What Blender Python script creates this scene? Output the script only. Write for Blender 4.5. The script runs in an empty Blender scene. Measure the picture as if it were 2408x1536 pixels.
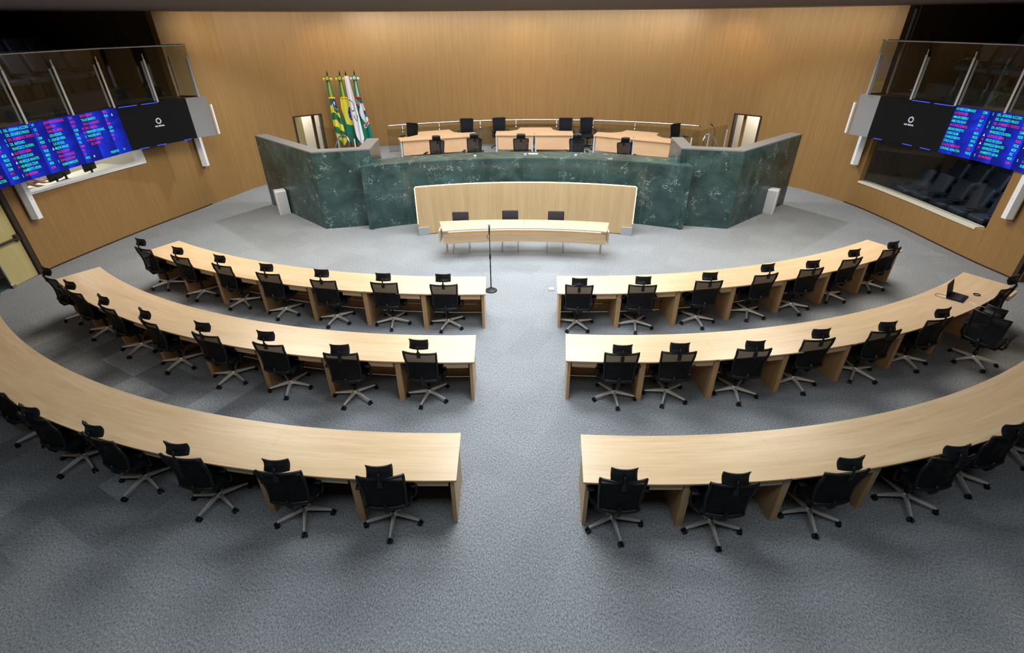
import bpy, math, random
from mathutils import Vector, Matrix
from math import sin, cos, pi, radians as R
random.seed(7)
S = bpy.context.scene
COL = S.collection
# ------------------------------------------------------------------ camera
cd = bpy.data.cameras.new('camera'); cam = bpy.data.objects.new('camera', cd); COL.objects.link(cam)
cd.sensor_width = 36; cd.lens = 17.721; cd.clip_start = .05; cd.clip_end = 100
cam.matrix_world = Matrix(((0.99981, -0.003993, 0.019102, 0.014), (0.018386, 0.52083, -0.853462, -18.426),
                           (-0.006541, 0.853651, 0.520804, 4.958), (0, 0, 0, 1)))
S.camera = cam
S.view_settings.view_transform = 'Standard'; S.view_settings.look = 'None'
S.view_settings.gamma = 1; S.view_settings.exposure = 0.38; S.view_settings.use_curve_mapping = False
w = bpy.data.worlds.new('world'); S.world = w; w.use_nodes = True
w.node_tree.nodes['Background'].inputs[0].default_value = (.6, .7, .85, 1)
w.node_tree.nodes['Background'].inputs[1].default_value = .02
# ------------------------------------------------------------------ lamps (ceiling area lights, downlights, added fill lights)
def area(name, loc, sx, sy, power, col=(1, 1, 1), aim=None, spread=160):
    d = bpy.data.lights.new(name, 'AREA'); d.shape = 'RECTANGLE'; d.size = sx; d.size_y = sy
    d.energy = power; d.color = col; d.spread = R(spread)
    o = bpy.data.objects.new(name, d); COL.objects.link(o); o.location = loc
    if aim: o.rotation_euler = (Vector(aim) - Vector(loc)).to_track_quat('-Z', 'Y').to_euler()
    return o
def spot(name, loc, aim, power, col, ang=70, size=.08, blend=.8):
    d = bpy.data.lights.new(name, 'SPOT'); d.energy = power; d.color = col; d.spot_size = R(ang); d.spot_blend = blend
    d.shadow_soft_size = size
    o = bpy.data.objects.new(name, d); COL.objects.link(o); o.location = loc
    o.rotation_euler = (Vector(aim) - Vector(loc)).to_track_quat('-Z', 'Y').to_euler()
    return o
COOL = (.86, .93, 1.0); SIDE = (1.0, .92, .80); NEUT = (1.0, .95, .88); WARM = (1.0, .72, .42)
LZ = 5.14
area('ceiling_area_light', (0, -7.0, LZ), 5.4, 2.8, 410, COOL)
area('ceiling_area_light', (0, -10.6, LZ), 3.0, 1.6, 190, COOL)
area('ceiling_area_light', (0, -13.4, LZ), 1.6, 1.6, 110, COOL)
area('ceiling_area_light', (-6.4, -7.4, LZ), 2.4, 3.4, 250, SIDE)
area('ceiling_area_light', (6.4, -7.4, LZ), 2.4, 3.4, 250, SIDE)
area('ceiling_area_light', (0, -2.4, LZ), 10.0, 1.0, 430, NEUT)
area('ceiling_area_light', (0, -17.6, 6.9), 12.0, 1.6, 165, COOL)  # unseen fill added above the camera to lift the foreground and desk backs
for sx in (-1, 1):
    spot('downlight', (sx * 6.4, -.5, LZ), (sx * 8.6, -3.6, 0), 560, COOL, 90, .05)
for x, y, tx, ty in ((-6.2, .0, -6.6, 1.1), (0, .7, 0, 2.0), (6.6, -.2, 7.0, .8)):
    spot('wall_washer', (x, y, LZ), (tx, ty, 3.4), 45, WARM, 110, .12)
area('wall_wash_light', (0, .75, LZ), 11.0, .3, 215, (.90, .94, 1.0), (0, 2.4, 3.2))
area('wall_wash_light', (-6.9, -1.1, LZ), 5.0, .3, 75, NEUT, (-8.2, .6, 3.2))
area('wall_wash_light', (7.1, -1.3, LZ), 5.0, .3, 75, NEUT, (8.4, .4, 3.2))
for sx in (-1, 1): spot('gallery_fill_light', (sx * 11.0, -6.0, LZ), (sx * 12.3, -6.4, 3.4), 26, (.8, .9, 1), 150, .05)  # unseen fill spots added so the seats in the dark galleries show
# ------------------------------------------------------------------ materials
MAT = {}
def mat(name, col=(.5, .5, .5), rough=.5, metal=0, spec=.5, emit=None, es=1):
    m = bpy.data.materials.new(name); m.use_nodes = True; MAT[name] = m
    b = m.node_tree.nodes['Principled BSDF']
    b.inputs['Base Color'].default_value = (*col, 1); b.inputs['Roughness'].default_value = rough
    b.inputs['Metallic'].default_value = metal; b.inputs['Specular IOR Level'].default_value = spec
    if emit:
        b.inputs['Emission Color'].default_value = (*emit, 1); b.inputs['Emission Strength'].default_value = es
    return m
class NT:
    def __init__(s, m): s.m = m; s.t = m.node_tree; s.b = s.t.nodes['Principled BSDF']
    def n(s, ty, **kw):
        x = s.t.nodes.new(ty)
        for k, v in kw.items(): setattr(x, k, v)
        return x
    def l(s, a, b): s.t.links.new(a, b)
    def coord(s, kind, scale, rot=(0, 0, 0)):
        if kind == 'World':
            c = s.n('ShaderNodeNewGeometry').outputs['Position']
        else: c = s.n('ShaderNodeTexCoord').outputs[kind]
        mp = s.n('ShaderNodeMapping'); s.l(c, mp.inputs[0]); mp.inputs['Scale'].default_value = scale; mp.inputs['Rotation'].default_value = rot
        return mp.outputs[0]
    def noise(s, vec, scale=1, det=3, rough=.5, dist=0):
        x = s.n('ShaderNodeTexNoise'); s.l(vec, x.inputs['Vector']); x.inputs['Scale'].default_value = scale
        x.inputs['Detail'].default_value = det; x.inputs['Roughness'].default_value = rough; x.inputs['Distortion'].default_value = dist
        return x.outputs['Fac']
    def ramp(s, fac, *st):
        x = s.n('ShaderNodeValToRGB'); s.l(fac, x.inputs[0]); e = x.color_ramp.elements
        while len(e) < len(st): e.new(.5)
        for q, (p, c) in zip(e, st): q.position = p; q.color = (*c, 1) if len(c) == 3 else c
        return x.outputs[0]
    def mix(s, fac, a, b, mode='MIX'):
        x = s.n('ShaderNodeMix', data_type='RGBA', blend_type=mode)
        for i, v in ((0, fac), (6, a), (7, b)):
            if hasattr(v, 'links'): s.l(v, x.inputs[i])
            else: x.inputs[i].default_value = v if i == 0 else (*v, 1)
        return x.outputs[2]
    def math(s, op, a, b=0, c=0):
        x = s.n('ShaderNodeMath', operation=op)
        for i, v in enumerate((a, b, c)):
            if hasattr(v, 'links'): s.l(v, x.inputs[i])
            else: x.inputs[i].default_value = v
        return x.outputs[0]
    def bump(s, h, st=.3, d=.01):
        x = s.n('ShaderNodeBump'); s.l(h, x.inputs['Height']); x.inputs['Strength'].default_value = st; x.inputs['Distance'].default_value = d
        s.l(x.outputs[0], s.b.inputs['Normal'])
    def base(s, c): s.l(c, s.b.inputs['Base Color'])

def wood(name, c1, c2, scale, rough=.45, kind='UV', spec=.5, panel=0):
    m = mat(name, c1, rough, spec=spec); t = NT(m)
    v = t.coord(kind, scale)
    a = t.noise(v, 1, 5, .6, .3); b = t.noise(v, .22, 2, .5)
    f = t.math('ADD', t.math('MULTIPLY', a, .6), t.math('MULTIPLY', b, .4))
    c = t.ramp(f, (.36, c1), (.64, c2))
    if panel:
        u = t.coord(kind, (1 / panel, 1 / 40, 1)); sp = t.n('ShaderNodeVectorMath', operation='FLOOR'); t.l(u, sp.inputs[0])
        wn = t.n('ShaderNodeTexWhiteNoise'); t.l(sp.outputs[0], wn.inputs['Vector'])
        c = t.mix(t.math('MULTIPLY', wn.outputs['Value'], .10), c, (.25, .13, .05))
    t.base(c); return m
wood('wood_wall', (.228, .126, .042), (.285, .166, .060), (60, 1.3, 1), .5, spec=.3, panel=1.22)
wood('wood_desk', (.49, .335, .18), (.60, .44, .265), (1.6, 26, 1), .30)
wood('wood_panel', (.42, .255, .115), (.52, .335, .165), (24, 1.2, 1), .42)
wood('wood_object', (.46, .28, .125), (.58, .37, .18), (30, 30, 2.0), .45, 'Object')
wood('wood_light', (.41, .275, .135), (.50, .355, .19), (22, .8, 1), .4)
wood('wood_rear', (.50, .31, .175), (.57, .375, .22), (2, 30, 30), .45, 'Object')
wood('wood_door', (.38, .31, .13), (.45, .37, .17), (20, 1.2, 1), .4, 'UV')
wood('wood_dark', (.045, .024, .012), (.07, .038, .017), (20, 1, 1), .5, 'UV')
mat('dark_frame', (.03, .018, .012), .4)
mat('cream_paint', (.74, .69, .58), .6); mat('white_paint', (.75, .76, .78), .35); mat('grey_metal', (.36, .37, .39), .4, .3)
mat('light_grey_metal', (.55, .57, .60), .35, .4)
mat('grille', (.45, .46, .47), .6); mat('ceiling_dark', (.075, .058, .055), .7); mat('dark_wall', (.012, .011, .011), .7)
mat('steel', (.62, .62, .63), .22, 1); mat('chrome', (.86, .82, .76), .3, .55); mat('brass_light', (.8, .8, .8), .3, 1)
mat('black_plastic', (.006, .0065, .008), .45, spec=.35); mat('black_fabric', (.006, .007, .009), .85, spec=.2); mat('dark_carpet', (.022, .022, .026), .9)
mat('navy_fabric', (.02, .027, .05), .5); mat('teal_carpet', (.02, .07, .07), .9)
mat('screen_black', (.004, .004, .005), .6, spec=.15); mat('grey_fabric', (.035, .03, .033), .85, spec=.2)
mat('skin', (.42, .22, .14), .55); mat('shirt_grey', (.42, .42, .50), .8); mat('hair_grey', (.35, .33, .31), .8); mat('hair_dark', (.02, .014, .01), .7)
mat('trousers_dark', (.015, .015, .02), .8)
mat('stone_sill', (.62, .58, .46), .35)
mat('blue_lens', (.02, .05, .6), .4, emit=(.03, .07, .9), es=.9)
mat('letter_green', (0, .3, .15), .6, emit=(.012, .72, .30), es=1.0); mat('letter_red', (.3, 0, .05), .6, emit=(.52, .018, .07), es=1.0)
mat('letter_white', (.5, .5, .5), .6, emit=(.62, .66, .85), es=1.0)
mat('led_strip', (1, .8, .5), .5, emit=(1.0, .62, .26), es=3.2); mat('coping_grey', (.17, .168, .165), .35)
# carpet
m = mat('carpet', (.2, .21, .23), .95, spec=.1); t = NT(m)
v = t.coord('World', (1, 1, 1)); vt = t.coord('World', (2.0, 2.0, .01), (0, 0, R(28)))
fl = t.n('ShaderNodeVectorMath', operation='FLOOR'); t.l(vt, fl.inputs[0])
wn = t.n('ShaderNodeTexWhiteNoise'); t.l(fl.outputs[0], wn.inputs['Vector'])
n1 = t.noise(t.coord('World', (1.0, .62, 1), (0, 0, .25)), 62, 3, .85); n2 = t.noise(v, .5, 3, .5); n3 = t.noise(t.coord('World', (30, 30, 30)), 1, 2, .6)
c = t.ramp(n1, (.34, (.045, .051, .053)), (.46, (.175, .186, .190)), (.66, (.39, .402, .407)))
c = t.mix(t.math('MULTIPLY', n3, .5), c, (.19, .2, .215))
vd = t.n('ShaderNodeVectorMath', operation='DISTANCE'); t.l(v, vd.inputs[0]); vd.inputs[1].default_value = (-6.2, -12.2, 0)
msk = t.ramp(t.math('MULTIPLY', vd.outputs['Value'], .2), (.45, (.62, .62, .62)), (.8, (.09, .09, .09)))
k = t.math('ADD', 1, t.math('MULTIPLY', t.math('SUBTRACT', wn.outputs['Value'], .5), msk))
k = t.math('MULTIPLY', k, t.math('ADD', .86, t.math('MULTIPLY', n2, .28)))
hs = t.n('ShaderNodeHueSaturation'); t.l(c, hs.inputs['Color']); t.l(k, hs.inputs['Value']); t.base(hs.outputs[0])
t.bump(n1, .25, .004)
# green marble
def marble(name, d=(.013, .036, .036), l=(.048, .098, .094), jx=1.1):
    m = mat(name, d, .22, spec=.5); t = NT(m)
    v = t.coord('World', (1, 1, 1)); a = t.noise(v, 1.6, 6, .6, .6)
    c = t.ramp(a, (.35, d), (.7, l))
    vn = t.noise(t.coord('World', (1, 1, 1.5), (.3, .5, .9)), 4.2, 3, .6, 1.5)
    e = t.math('ABSOLUTE', t.math('SUBTRACT', vn, .5))
    ve = t.ramp(e, (.004, (1, 1, 1)), (.014, (0, 0, 0)))
    pm = t.ramp(t.noise(v, 3.1, 4, .6), (.565, (0, 0, 0)), (.63, (1, 1, 1)))
    f = t.math('MULTIPLY', ve, pm)
    vn2 = t.noise(t.coord('World', (1.3, 1, 1), (.4, .8, .3)), 5.5, 4, .6, 2.2)
    e2 = t.ramp(t.math('ABSOLUTE', t.math('SUBTRACT', vn2, .5)), (.0, (1, 1, 1)), (.010, (0, 0, 0)))
    f2 = t.math('MULTIPLY', e2, t.ramp(t.noise(v, 2.1, 2, .5), (.56, (0, 0, 0)), (.66, (.8, .8, .8))))
    c = t.mix(t.math('MINIMUM', t.math('ADD', f, f2), 1), c, (.50, .60, .57))
    br = t.n('ShaderNodeTexBrick'); t.l(t.coord('UV', (1, 1, 1)), br.inputs['Vector']); br.offset = 0
    br.inputs['Scale'].default_value = 1; br.inputs['Brick Width'].default_value = jx; br.inputs['Row Height'].default_value = 1.03
    br.inputs['Mortar Size'].default_value = .004; br.inputs['Color1'].default_value = (1, 1, 1, 1); br.inputs['Color2'].default_value = (.72, .74, .74, 1)
    br.inputs['Mortar'].default_value = (1.8, 1.8, 1.8, 1)
    c = t.mix(1.0, c, br.outputs['Color'], 'MULTIPLY'); t.base(c); return m
marble('green_marble'); m = marble('marble_top', (.02, .05, .05), (.05, .11, .10), 3.0); 
# glass
def glass(name, tint=(.92, .96, .95), r=.0, extra=.02):
    m = bpy.data.materials.new(name); m.use_nodes = True; MAT[name] = m; t = m.node_tree; t.nodes.remove(t.nodes['Principled BSDF'])
    tr = t.nodes.new('ShaderNodeBsdfTransparent'); tr.inputs[0].default_value = (*tint, 1)
    gl = t.nodes.new('ShaderNodeBsdfGlossy'); gl.inputs['Roughness'].default_value = .02
    lw = t.nodes.new('ShaderNodeLayerWeight'); lw.inputs[0].default_value = .5; pw = t.nodes.new('ShaderNodeMath'); pw.operation = 'POWER'; t.links.new(lw.outputs['Facing'], pw.inputs[0]); pw.inputs[1].default_value = 4.5
    fr = t.nodes.new('ShaderNodeMath'); fr.operation = 'MULTIPLY_ADD'; t.links.new(pw.outputs[0], fr.inputs[0]); fr.inputs[1].default_value = .55; fr.inputs[2].default_value = .03
    mx = t.nodes.new('ShaderNodeMixShader'); t.links.new(fr.outputs[0], mx.inputs[0]); t.links.new(tr.outputs[0], mx.inputs[1]); t.links.new(gl.outputs[0], mx.inputs[2])
    t.links.new(mx.outputs[0], t.nodes['Material Output'].inputs[0]); return m
glass('glass', (.86, .88, .87)); glass('clear_glass', (.95, .97, .96))
def meshmat(name, col, op):
    m = mat(name, col, .8, spec=.2); t = NT(m)
    tr = t.n('ShaderNodeBsdfTransparent'); mx = t.n('ShaderNodeMixShader'); mx.inputs[0].default_value = op
    t.l(tr.outputs[0], mx.inputs[1]); t.l(t.b.outputs[0], mx.inputs[2]); t.l(mx.outputs[0], t.t.nodes['Material Output'].inputs[0])
    t.bump(t.noise(t.coord('Object', (300, 300, 60)), 1, 1), .3, .003)
meshmat('back_mesh', (.006, .007, .009), .925)
# blue score board picture
m = mat('board_blue', (0, 0, .03), .7, spec=.1); t = NT(m)
v = t.coord('UV', (1, 1, 1))
sx = t.n('ShaderNodeSeparateXYZ'); t.l(v, sx.inputs[0])
cell = t.math('MULTIPLY', sx.outputs[0], 1 / .465)
wv = t.n('ShaderNodeTexWhiteNoise', noise_dimensions='1D'); t.l(t.math('FLOOR', cell), wv.inputs['W'])
swirl = t.noise(t.coord('UV', (1.1, 1.6, 1)), 1.3, 3, .5, 1.2)
f = t.math('ADD', t.math('MULTIPLY', t.math('FRACT', cell), .35), t.math('ADD', t.math('MULTIPLY', wv.outputs['Value'], .25), t.math('MULTIPLY', swirl, .6)))
c = t.ramp(f, (.3, (.0015, .002, .055)), (.6, (.003, .009, .22)), (.85, (.01, .03, .55)))
t.l(c, t.b.inputs['Emission Color']); t.b.inputs['Emission Strength'].default_value = 1.0
# ------------------------------------------------------------------ geometry helpers
class MB:
    def __init__(s): s.v = []; s.f = []; s.uv = []; s.sm = []; s.mi = []
    def quad(s, pts, uv=None, sm=False, mi=0):
        i = len(s.v); s.v += [tuple(p) for p in pts]; s.f.append(tuple(range(i, i + len(pts)))); s.sm.append(sm); s.mi.append(mi)
        if uv is None:
            a, b, c = [Vector(p) for p in pts[:3]]; n = (b - a).cross(c - a)
            ax = max(range(3), key=lambda k: abs(n[k])); u0, u1 = [(1, 2), (0, 2), (0, 1)][ax]
            uv = [(p[u0], p[u1]) for p in pts]
        s.uv.append(uv)
    def hexa(s, p, uvlen=None):      # p: 4 bottom ccw, 4 top
        for q in ((3, 2, 1, 0), (4, 5, 6, 7), (0, 1, 5, 4), (1, 2, 6, 5), (2, 3, 7, 6), (3, 0, 4, 7)): s.quad([p[k] for k in q])
    def box(s, c, d, rz=0, M=None):
        x, y, z = d[0] / 2, d[1] / 2, d[2] / 2
        p = [Vector(q) for q in ((-x, -y, -z), (x, -y, -z), (x, y, -z), (-x, y, -z), (-x, -y, z), (x, -y, z), (x, y, z), (-x, y, z))]
        Q = M if M else Matrix.Rotation(rz, 3, 'Z'); s.hexa([Vector(c) + Q @ q for q in p])
    def bx(s, x0, x1, y0, y1, z0, z1): s.box(((x0 + x1) / 2, (y0 + y1) / 2, (z0 + z1) / 2), (x1 - x0, y1 - y0, z1 - z0))
    def grid(s, fn, nu, nv, sm=True, uvf=None, mif=None, flip=False):
        base = len(s.v)
        for j in range(nv + 1):
            for i in range(nu + 1): s.v.append(tuple(fn(i / nu, j / nv)))
        for j in range(nv):
            for i in range(nu):
                a = base + j * (nu + 1) + i; q = (a, a + 1, a + nu + 2, a + nu + 1)
                u = [(i / nu, j / nv), ((i + 1) / nu, j / nv), ((i + 1) / nu, (j + 1) / nv), (i / nu, (j + 1) / nv)]
                if flip: q = q[::-1]; u = u[::-1]
                s.f.append(q); s.sm.append(sm); s.mi.append(mif((i + .5) / nu, (j + .5) / nv) if mif else 0)
                s.uv.append([uvf(*k) for k in u] if uvf else u)
    def rbox(s, c, d, r, n=4, M=None):
        h = Vector((d[0] / 2, d[1] / 2, d[2] / 2)); r = min(r, *(x * .999 for x in h)); Q = M or Matrix.Identity(3)
        for ax in range(3):
            for sg in (-1, 1):
                a1, a2 = [(1, 2), (2, 0), (0, 1)][ax]
                def f(u, v, ax=ax, sg=sg, a1=a1, a2=a2):
                    def pr(w, hh):
                        k = w * (2 * n + 2)
                        if k < n + 1e-6: return -(hh - r), -math.tan((1 - k / n) * pi / 4)
                        if k > n + 2 - 1e-6: return (hh - r), math.tan(((k - n - 2) / n) * pi / 4)
                        return ((k - n) / 2 * 2 - 1) * (hh - r), 0
                    b1, t1 = pr(u, h[a1]); b2, t2 = pr(v, h[a2])
                    nv = Vector((0, 0, 0)); nv[ax] = sg; nv[a1] = t1; nv[a2] = t2; nv.normalize()
                    p = Vector((0, 0, 0)); p[ax] = sg * (h[ax] - r); p[a1] = b1; p[a2] = b2
                    return Vector(c) + Q @ (p + nv * r)
                s.grid(f, 2 * n + 2, 2 * n + 2, True, flip=(sg < 0))
    def cyl(s, a, b, r0, r1=None, n=14, cap=True):
        a, b = Vector(a), Vector(b); r1 = r0 if r1 is None else r1; d = (b - a).normalized()
        x = d.orthogonal().normalized(); y = d.cross(x)
        ra = [a + (x * cos(2 * pi * k / n) + y * sin(2 * pi * k / n)) * r0 for k in range(n)]
        rb = [b + (x * cos(2 * pi * k / n) + y * sin(2 * pi * k / n)) * r1 for k in range(n)]
        for k in range(n): s.quad([ra[k], ra[(k + 1) % n], rb[(k + 1) % n], rb[k]], [(0, 0)] * 4, True)
        if cap: s.quad(ra[::-1], [(0, 0)] * n); s.quad(rb, [(0, 0)] * n)
    def tube(s, pts, r, n=8, closed=False):
        P = [Vector(p) for p in pts]; N = len(P); rings = []; x = None
        for i in range(N):
            if closed: d = (P[(i + 1) % N] - P[i - 1]).normalized()
            else: d = (P[min(i + 1, N - 1)] - P[max(i - 1, 0)]).normalized()
            x = d.orthogonal().normalized() if x is None else (x - d * x.dot(d)).normalized()
            y = d.cross(x); rr = r[i] if isinstance(r, (list, tuple)) else r
            base = len(s.v); s.v += [tuple(P[i] + (x * cos(2 * pi * k / n) + y * sin(2 * pi * k / n)) * rr) for k in range(n)]; rings.append(base)
        for i in range(N if closed else N - 1):
            a, b = rings[i], rings[(i + 1) % N]
            for k in range(n):
                s.f.append((a + k, a + (k + 1) % n, b + (k + 1) % n, b + k)); s.sm.append(True); s.mi.append(0); s.uv.append([(0, 0)] * 4)
        if not closed:
            s.f.append(tuple(rings[0] + k for k in range(n))[::-1]); s.f.append(tuple(rings[-1] + k for k in range(n)))
            s.sm += [False] * 2; s.mi += [0] * 2; s.uv += [[(0, 0)] * n] * 2
    def lathe(s, prof, c=(0, 0, 0), n=20):
        for i in range(len(prof) - 1):
            (r0, z0), (r1, z1) = prof[i], prof[i + 1]
            for k in range(n):
                a, b = 2 * pi * k / n, 2 * pi * (k + 1) / n
                s.quad([(c[0] + r0 * cos(a), c[1] + r0 * sin(a), c[2] + z0), (c[0] + r0 * cos(b), c[1] + r0 * sin(b), c[2] + z0),
                        (c[0] + r1 * cos(b), c[1] + r1 * sin(b), c[2] + z1), (c[0] + r1 * cos(a), c[1] + r1 * sin(a), c[2] + z1)], [(0, 0)] * 4, True)
    def arc(s, c, r0, r1, a0, a1, z0, z1, n=24, uo=0):   # angle a: point = c + r(sin a, -cos a); a0<a1 radians
        def P(r, a, z): return (c[0] + r * sin(a), c[1] - r * cos(a), z)
        rm = (r0 + r1) / 2
        for i in range(n):
            a, b = a0 + (a1 - a0) * i / n, a0 + (a1 - a0) * (i + 1) / n; ua, ub = uo + a * rm, uo + b * rm
            s.quad([P(r1, a, z1), P(r1, b, z1), P(r0, b, z1), P(r0, a, z1)], [(ua, r1), (ub, r1), (ub, r0), (ua, r0)])
            s.quad([P(r0, a, z0), P(r0, b, z0), P(r1, b, z0), P(r1, a, z0)], [(ua, r0), (ub, r0), (ub, r1), (ua, r1)])
            s.quad([P(r1, a, z0), P(r1, b, z0), P(r1, b, z1), P(r1, a, z1)], [(ua, z0), (ub, z0), (ub, z1), (ua, z1)], True)
            s.quad([P(r0, b, z0), P(r0, a, z0), P(r0, a, z1), P(r0, b, z1)], [(ub, z0), (ua, z0), (ua, z1), (ub, z1)], True)
        for a, fl in ((a0, 0), (a1, 1)):
            q = [P(r0, a, z0), P(r1, a, z0), P(r1, a, z1), P(r0, a, z1)]; u = [(r0, z0), (r1, z0), (r1, z1), (r0, z1)]
            if fl: q = q[::-1]; u = u[::-1]
            s.quad(q[::1], u)
    def ribbon(s, line, th, z0, z1, u0=0):    # vertical slab along a polyline; th = offset to the left of travel
        L = [Vector((p[0], p[1])) for p in line]; N = []
        for i in range(len(L)):
            tt = (L[min(i + 1, len(L) - 1)] - L[max(i - 1, 0)]).normalized(); N.append(Vector((-tt.y, tt.x)))
        O = [p + n * th for p, n in zip(L, N)]; u = u0
        zf = z1 if callable(z1) else (lambda k: z1)
        for i in range(len(L) - 1):
            du = (L[i + 1] - L[i]).length; a, b, c, d = L[i], L[i + 1], O[i + 1], O[i]; za, zb = zf(i), zf(i + 1)
            s.quad([(*a, z0), (*b, z0), (*b, zb), (*a, za)], [(u, z0), (u + du, z0), (u + du, zb), (u, za)])
            s.quad([(*c, z0), (*d, z0), (*d, za), (*c, zb)], [(u + du, z0), (u, z0), (u, za), (u + du, zb)])
            s.quad([(*a, za), (*b, zb), (*c, zb), (*d, za)], [(u, 0), (u + du, 0), (u + du, abs(th)), (u, abs(th))])
            s.quad([(*d, z0), (*c, z0), (*b, z0), (*a, z0)], [(u, 0), (u + du, 0), (u + du, abs(th)), (u, abs(th))])
            u += du
        for p, o, k in ((L[0], O[0], 0), (L[-1], O[-1], len(L) - 1)):
            s.quad([(*p, z0), (*o, z0), (*o, zf(k)), (*p, zf(k))])
        return u
    def poly(s, pts, z0, z1):
        n = len(pts); s.quad([(p[0], p[1], z1) for p in pts]); s.quad([(p[0], p[1], z0) for p in pts[::-1]])
        for i in range(n):
            a, b = pts[i], pts[(i + 1) % n]; s.quad([(*a, z0), (*b, z0), (*b, z1), (*a, z1)])
    def build(s, name, m, parent=None, wp=None):
        me = bpy.data.meshes.new(name); o0 = Vector((0, 0, 0))
        if parent is not None and wp is None: o0 = Vector(parent.get('_o', (0, 0, 0)))
        if wp is not None: o0 = Vector(wp)
        me.from_pydata([tuple(Vector(p) - o0) for p in s.v], [], s.f)
        ul = me.uv_layers.new(name='UVMap'); k = 0; flat = []
        for u in s.uv:
            for q in u: flat += [q[0], q[1]]
        ul.data.foreach_set('uv', flat)
        me.polygons.foreach_set('use_smooth', s.sm)
        for mm in (m if isinstance(m, (list, tuple)) else [m]): me.materials.append(MAT[mm])
        me.polygons.foreach_set('material_index', s.mi); me.update()
        import bmesh
        bm = bmesh.new(); bm.from_mesh(me); bmesh.ops.remove_doubles(bm, verts=bm.verts, dist=1e-5)
        bmesh.ops.recalc_face_normals(bm, faces=bm.faces); bm.to_mesh(me); bm.free()
        o = bpy.data.objects.new(name, me); COL.objects.link(o)
        if parent is not None:
            o.parent = parent; o['_o'] = tuple(o0)
        elif wp is not None: o.location = wp; o['_o'] = tuple(wp)
        return o
def tag(o, label=None, cat=None, group=None, kind=None):
    for k, v in (('label', label), ('category', cat), ('group', group), ('kind', kind)):
        if v: o[k] = v
    return o
def thing(name, label, cat, loc=(0, 0, 0), group=None):
    o = bpy.data.objects.new(name, None); COL.objects.link(o); o.location = loc; o['_o'] = tuple(loc); o.empty_display_size = .1
    return tag(o, label, cat, group)
def copy_tree(o, parent=None):
    c = o.copy(); COL.objects.link(c)
    if parent: c.parent = parent
    for ch in o.children: copy_tree(ch, c)
    return c
def struct(name, mb, m): return tag(mb.build(name, m), kind='structure')
def smooth(P, step=.25):
    out = []
    for i in range(len(P) - 1):
        p0, p1, p2, p3 = [Vector(P[min(max(k, 0), len(P) - 1)]) for k in (i - 1, i, i + 1, i + 2)]
        n = max(1, int((p2 - p1).length / step))
        for k in range(n):
            t_ = k / n
            out.append(.5 * ((2 * p1) + (p2 - p0) * t_ + (2 * p0 - 5 * p1 + 4 * p2 - p3) * t_ ** 2 + (3 * p1 - p0 - 3 * p2 + p3) * t_ ** 3))
    out.append(Vector(P[-1])); return out

# ================================================================== THE ROOM
CZ = 5.2
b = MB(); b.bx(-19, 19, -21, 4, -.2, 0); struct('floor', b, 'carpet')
WP = [(-11.3, -21), (-11.25, -14), (-11.2, -9.15), (-11.1, -7.93), (-10.88, -6.76), (-10.5, -5.18), (-9.95, -3.4), (-9.5, -1.85), (-9.1, -.75), (-8.0, .25), (-7.0, 1.0), (-5.7, 1.65),
      (-4.5, 1.9), (-2.5, 2.05), (0, 2.1), (2.5, 2.05), (4.5, 1.9), (5.7, 1.6), (7.2, .75), (8.1, -.05), (9.0, -.8), (9.58, -1.6), (10.15, -2.99), (10.42, -4.57),
      (10.55, -6.21), (10.66, -7.4), (10.8, -8.2), (10.9, -9.4), (11, -14), (11.1, -21)]
W = smooth(WP, .22)
def wallseg(mb, test, z0, z1):
    u = 0; run = []
    us = [0]
    for i in range(len(W) - 1): us.append(us[-1] + (W[i + 1] - W[i]).length)
    i = 0
    while i < len(W) - 1:
        if test((W[i] + W[i + 1]) / 2):
            j = i
            while j < len(W) - 1 and test((W[j] + W[j + 1]) / 2): j += 1
            mb.ribbon(W[i:j + 1], .2, z0, z1, us[i]); i = j
        else: i += 1
SBH = 2.85
L_ = MB(); R_ = MB(); B_ = MB()
wl = lambda p: p.x < 0 and p.y < -SBH; wr = lambda p: p.x > 0 and p.y < -SBH; wb = lambda p: p.y >= -SBH
inw1 = lambda p: -7.5 < p.y < -4.45; inw2 = lambda p: -7.1 < p.y < -2.97; ind1 = lambda p: -9.15 < p.y < -8.0; ind2 = lambda p: -9.4 < p.y < -8.28
wallseg(L_, lambda p: wl(p) and not ind1(p), 0, 1.70); wallseg(L_, lambda p: wl(p) and not inw1(p) and not ind1(p), 1.70, 2.15); wallseg(L_, lambda p: wl(p) and not inw1(p), 2.15, 2.5); wallseg(L_, wl, 2.5, 3.1)
wallseg(R_, lambda p: wr(p) and not ind2(p), 0, .72); wallseg(R_, lambda p: wr(p) and not inw2(p) and not ind2(p), .72, 2.15); wallseg(R_, lambda p: wr(p) and not inw2(p), 2.15, 2.5); wallseg(R_, wr, 2.5, 3.1)
dl = lambda p: -8.02 < p.x < -7.28; dr = lambda p: 7.42 < p.x < 8.14
wallseg(B_, lambda p: wb(p) and not dl(p) and not dr(p), 0, 2.1); wallseg(B_, wb, 2.1, CZ)
struct('wall_left', L_, 'wood_wall'); struct('wall_right', R_, 'wood_wall'); struct('wall_back', B_, 'wood_wall')
b = MB(); b.bx(-12, 12, -21.2, -21, 0, 7.2); struct('wall_front', b, 'dark_wall')
b = MB(); b.bx(-19, 19, -14.5, 4.5, CZ, CZ + .15); struct('ceiling', b, 'ceiling_dark')
b = MB(); b.bx(-19, 19, -21.2, -14.5, 7.0, 7.15); struct('ceiling', b, 'ceiling_dark')
b = MB(); b.bx(-19, 19, -14.7, -14.5, CZ + .15, 7.0); struct('trim_1', b, 'ceiling_dark')
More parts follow.
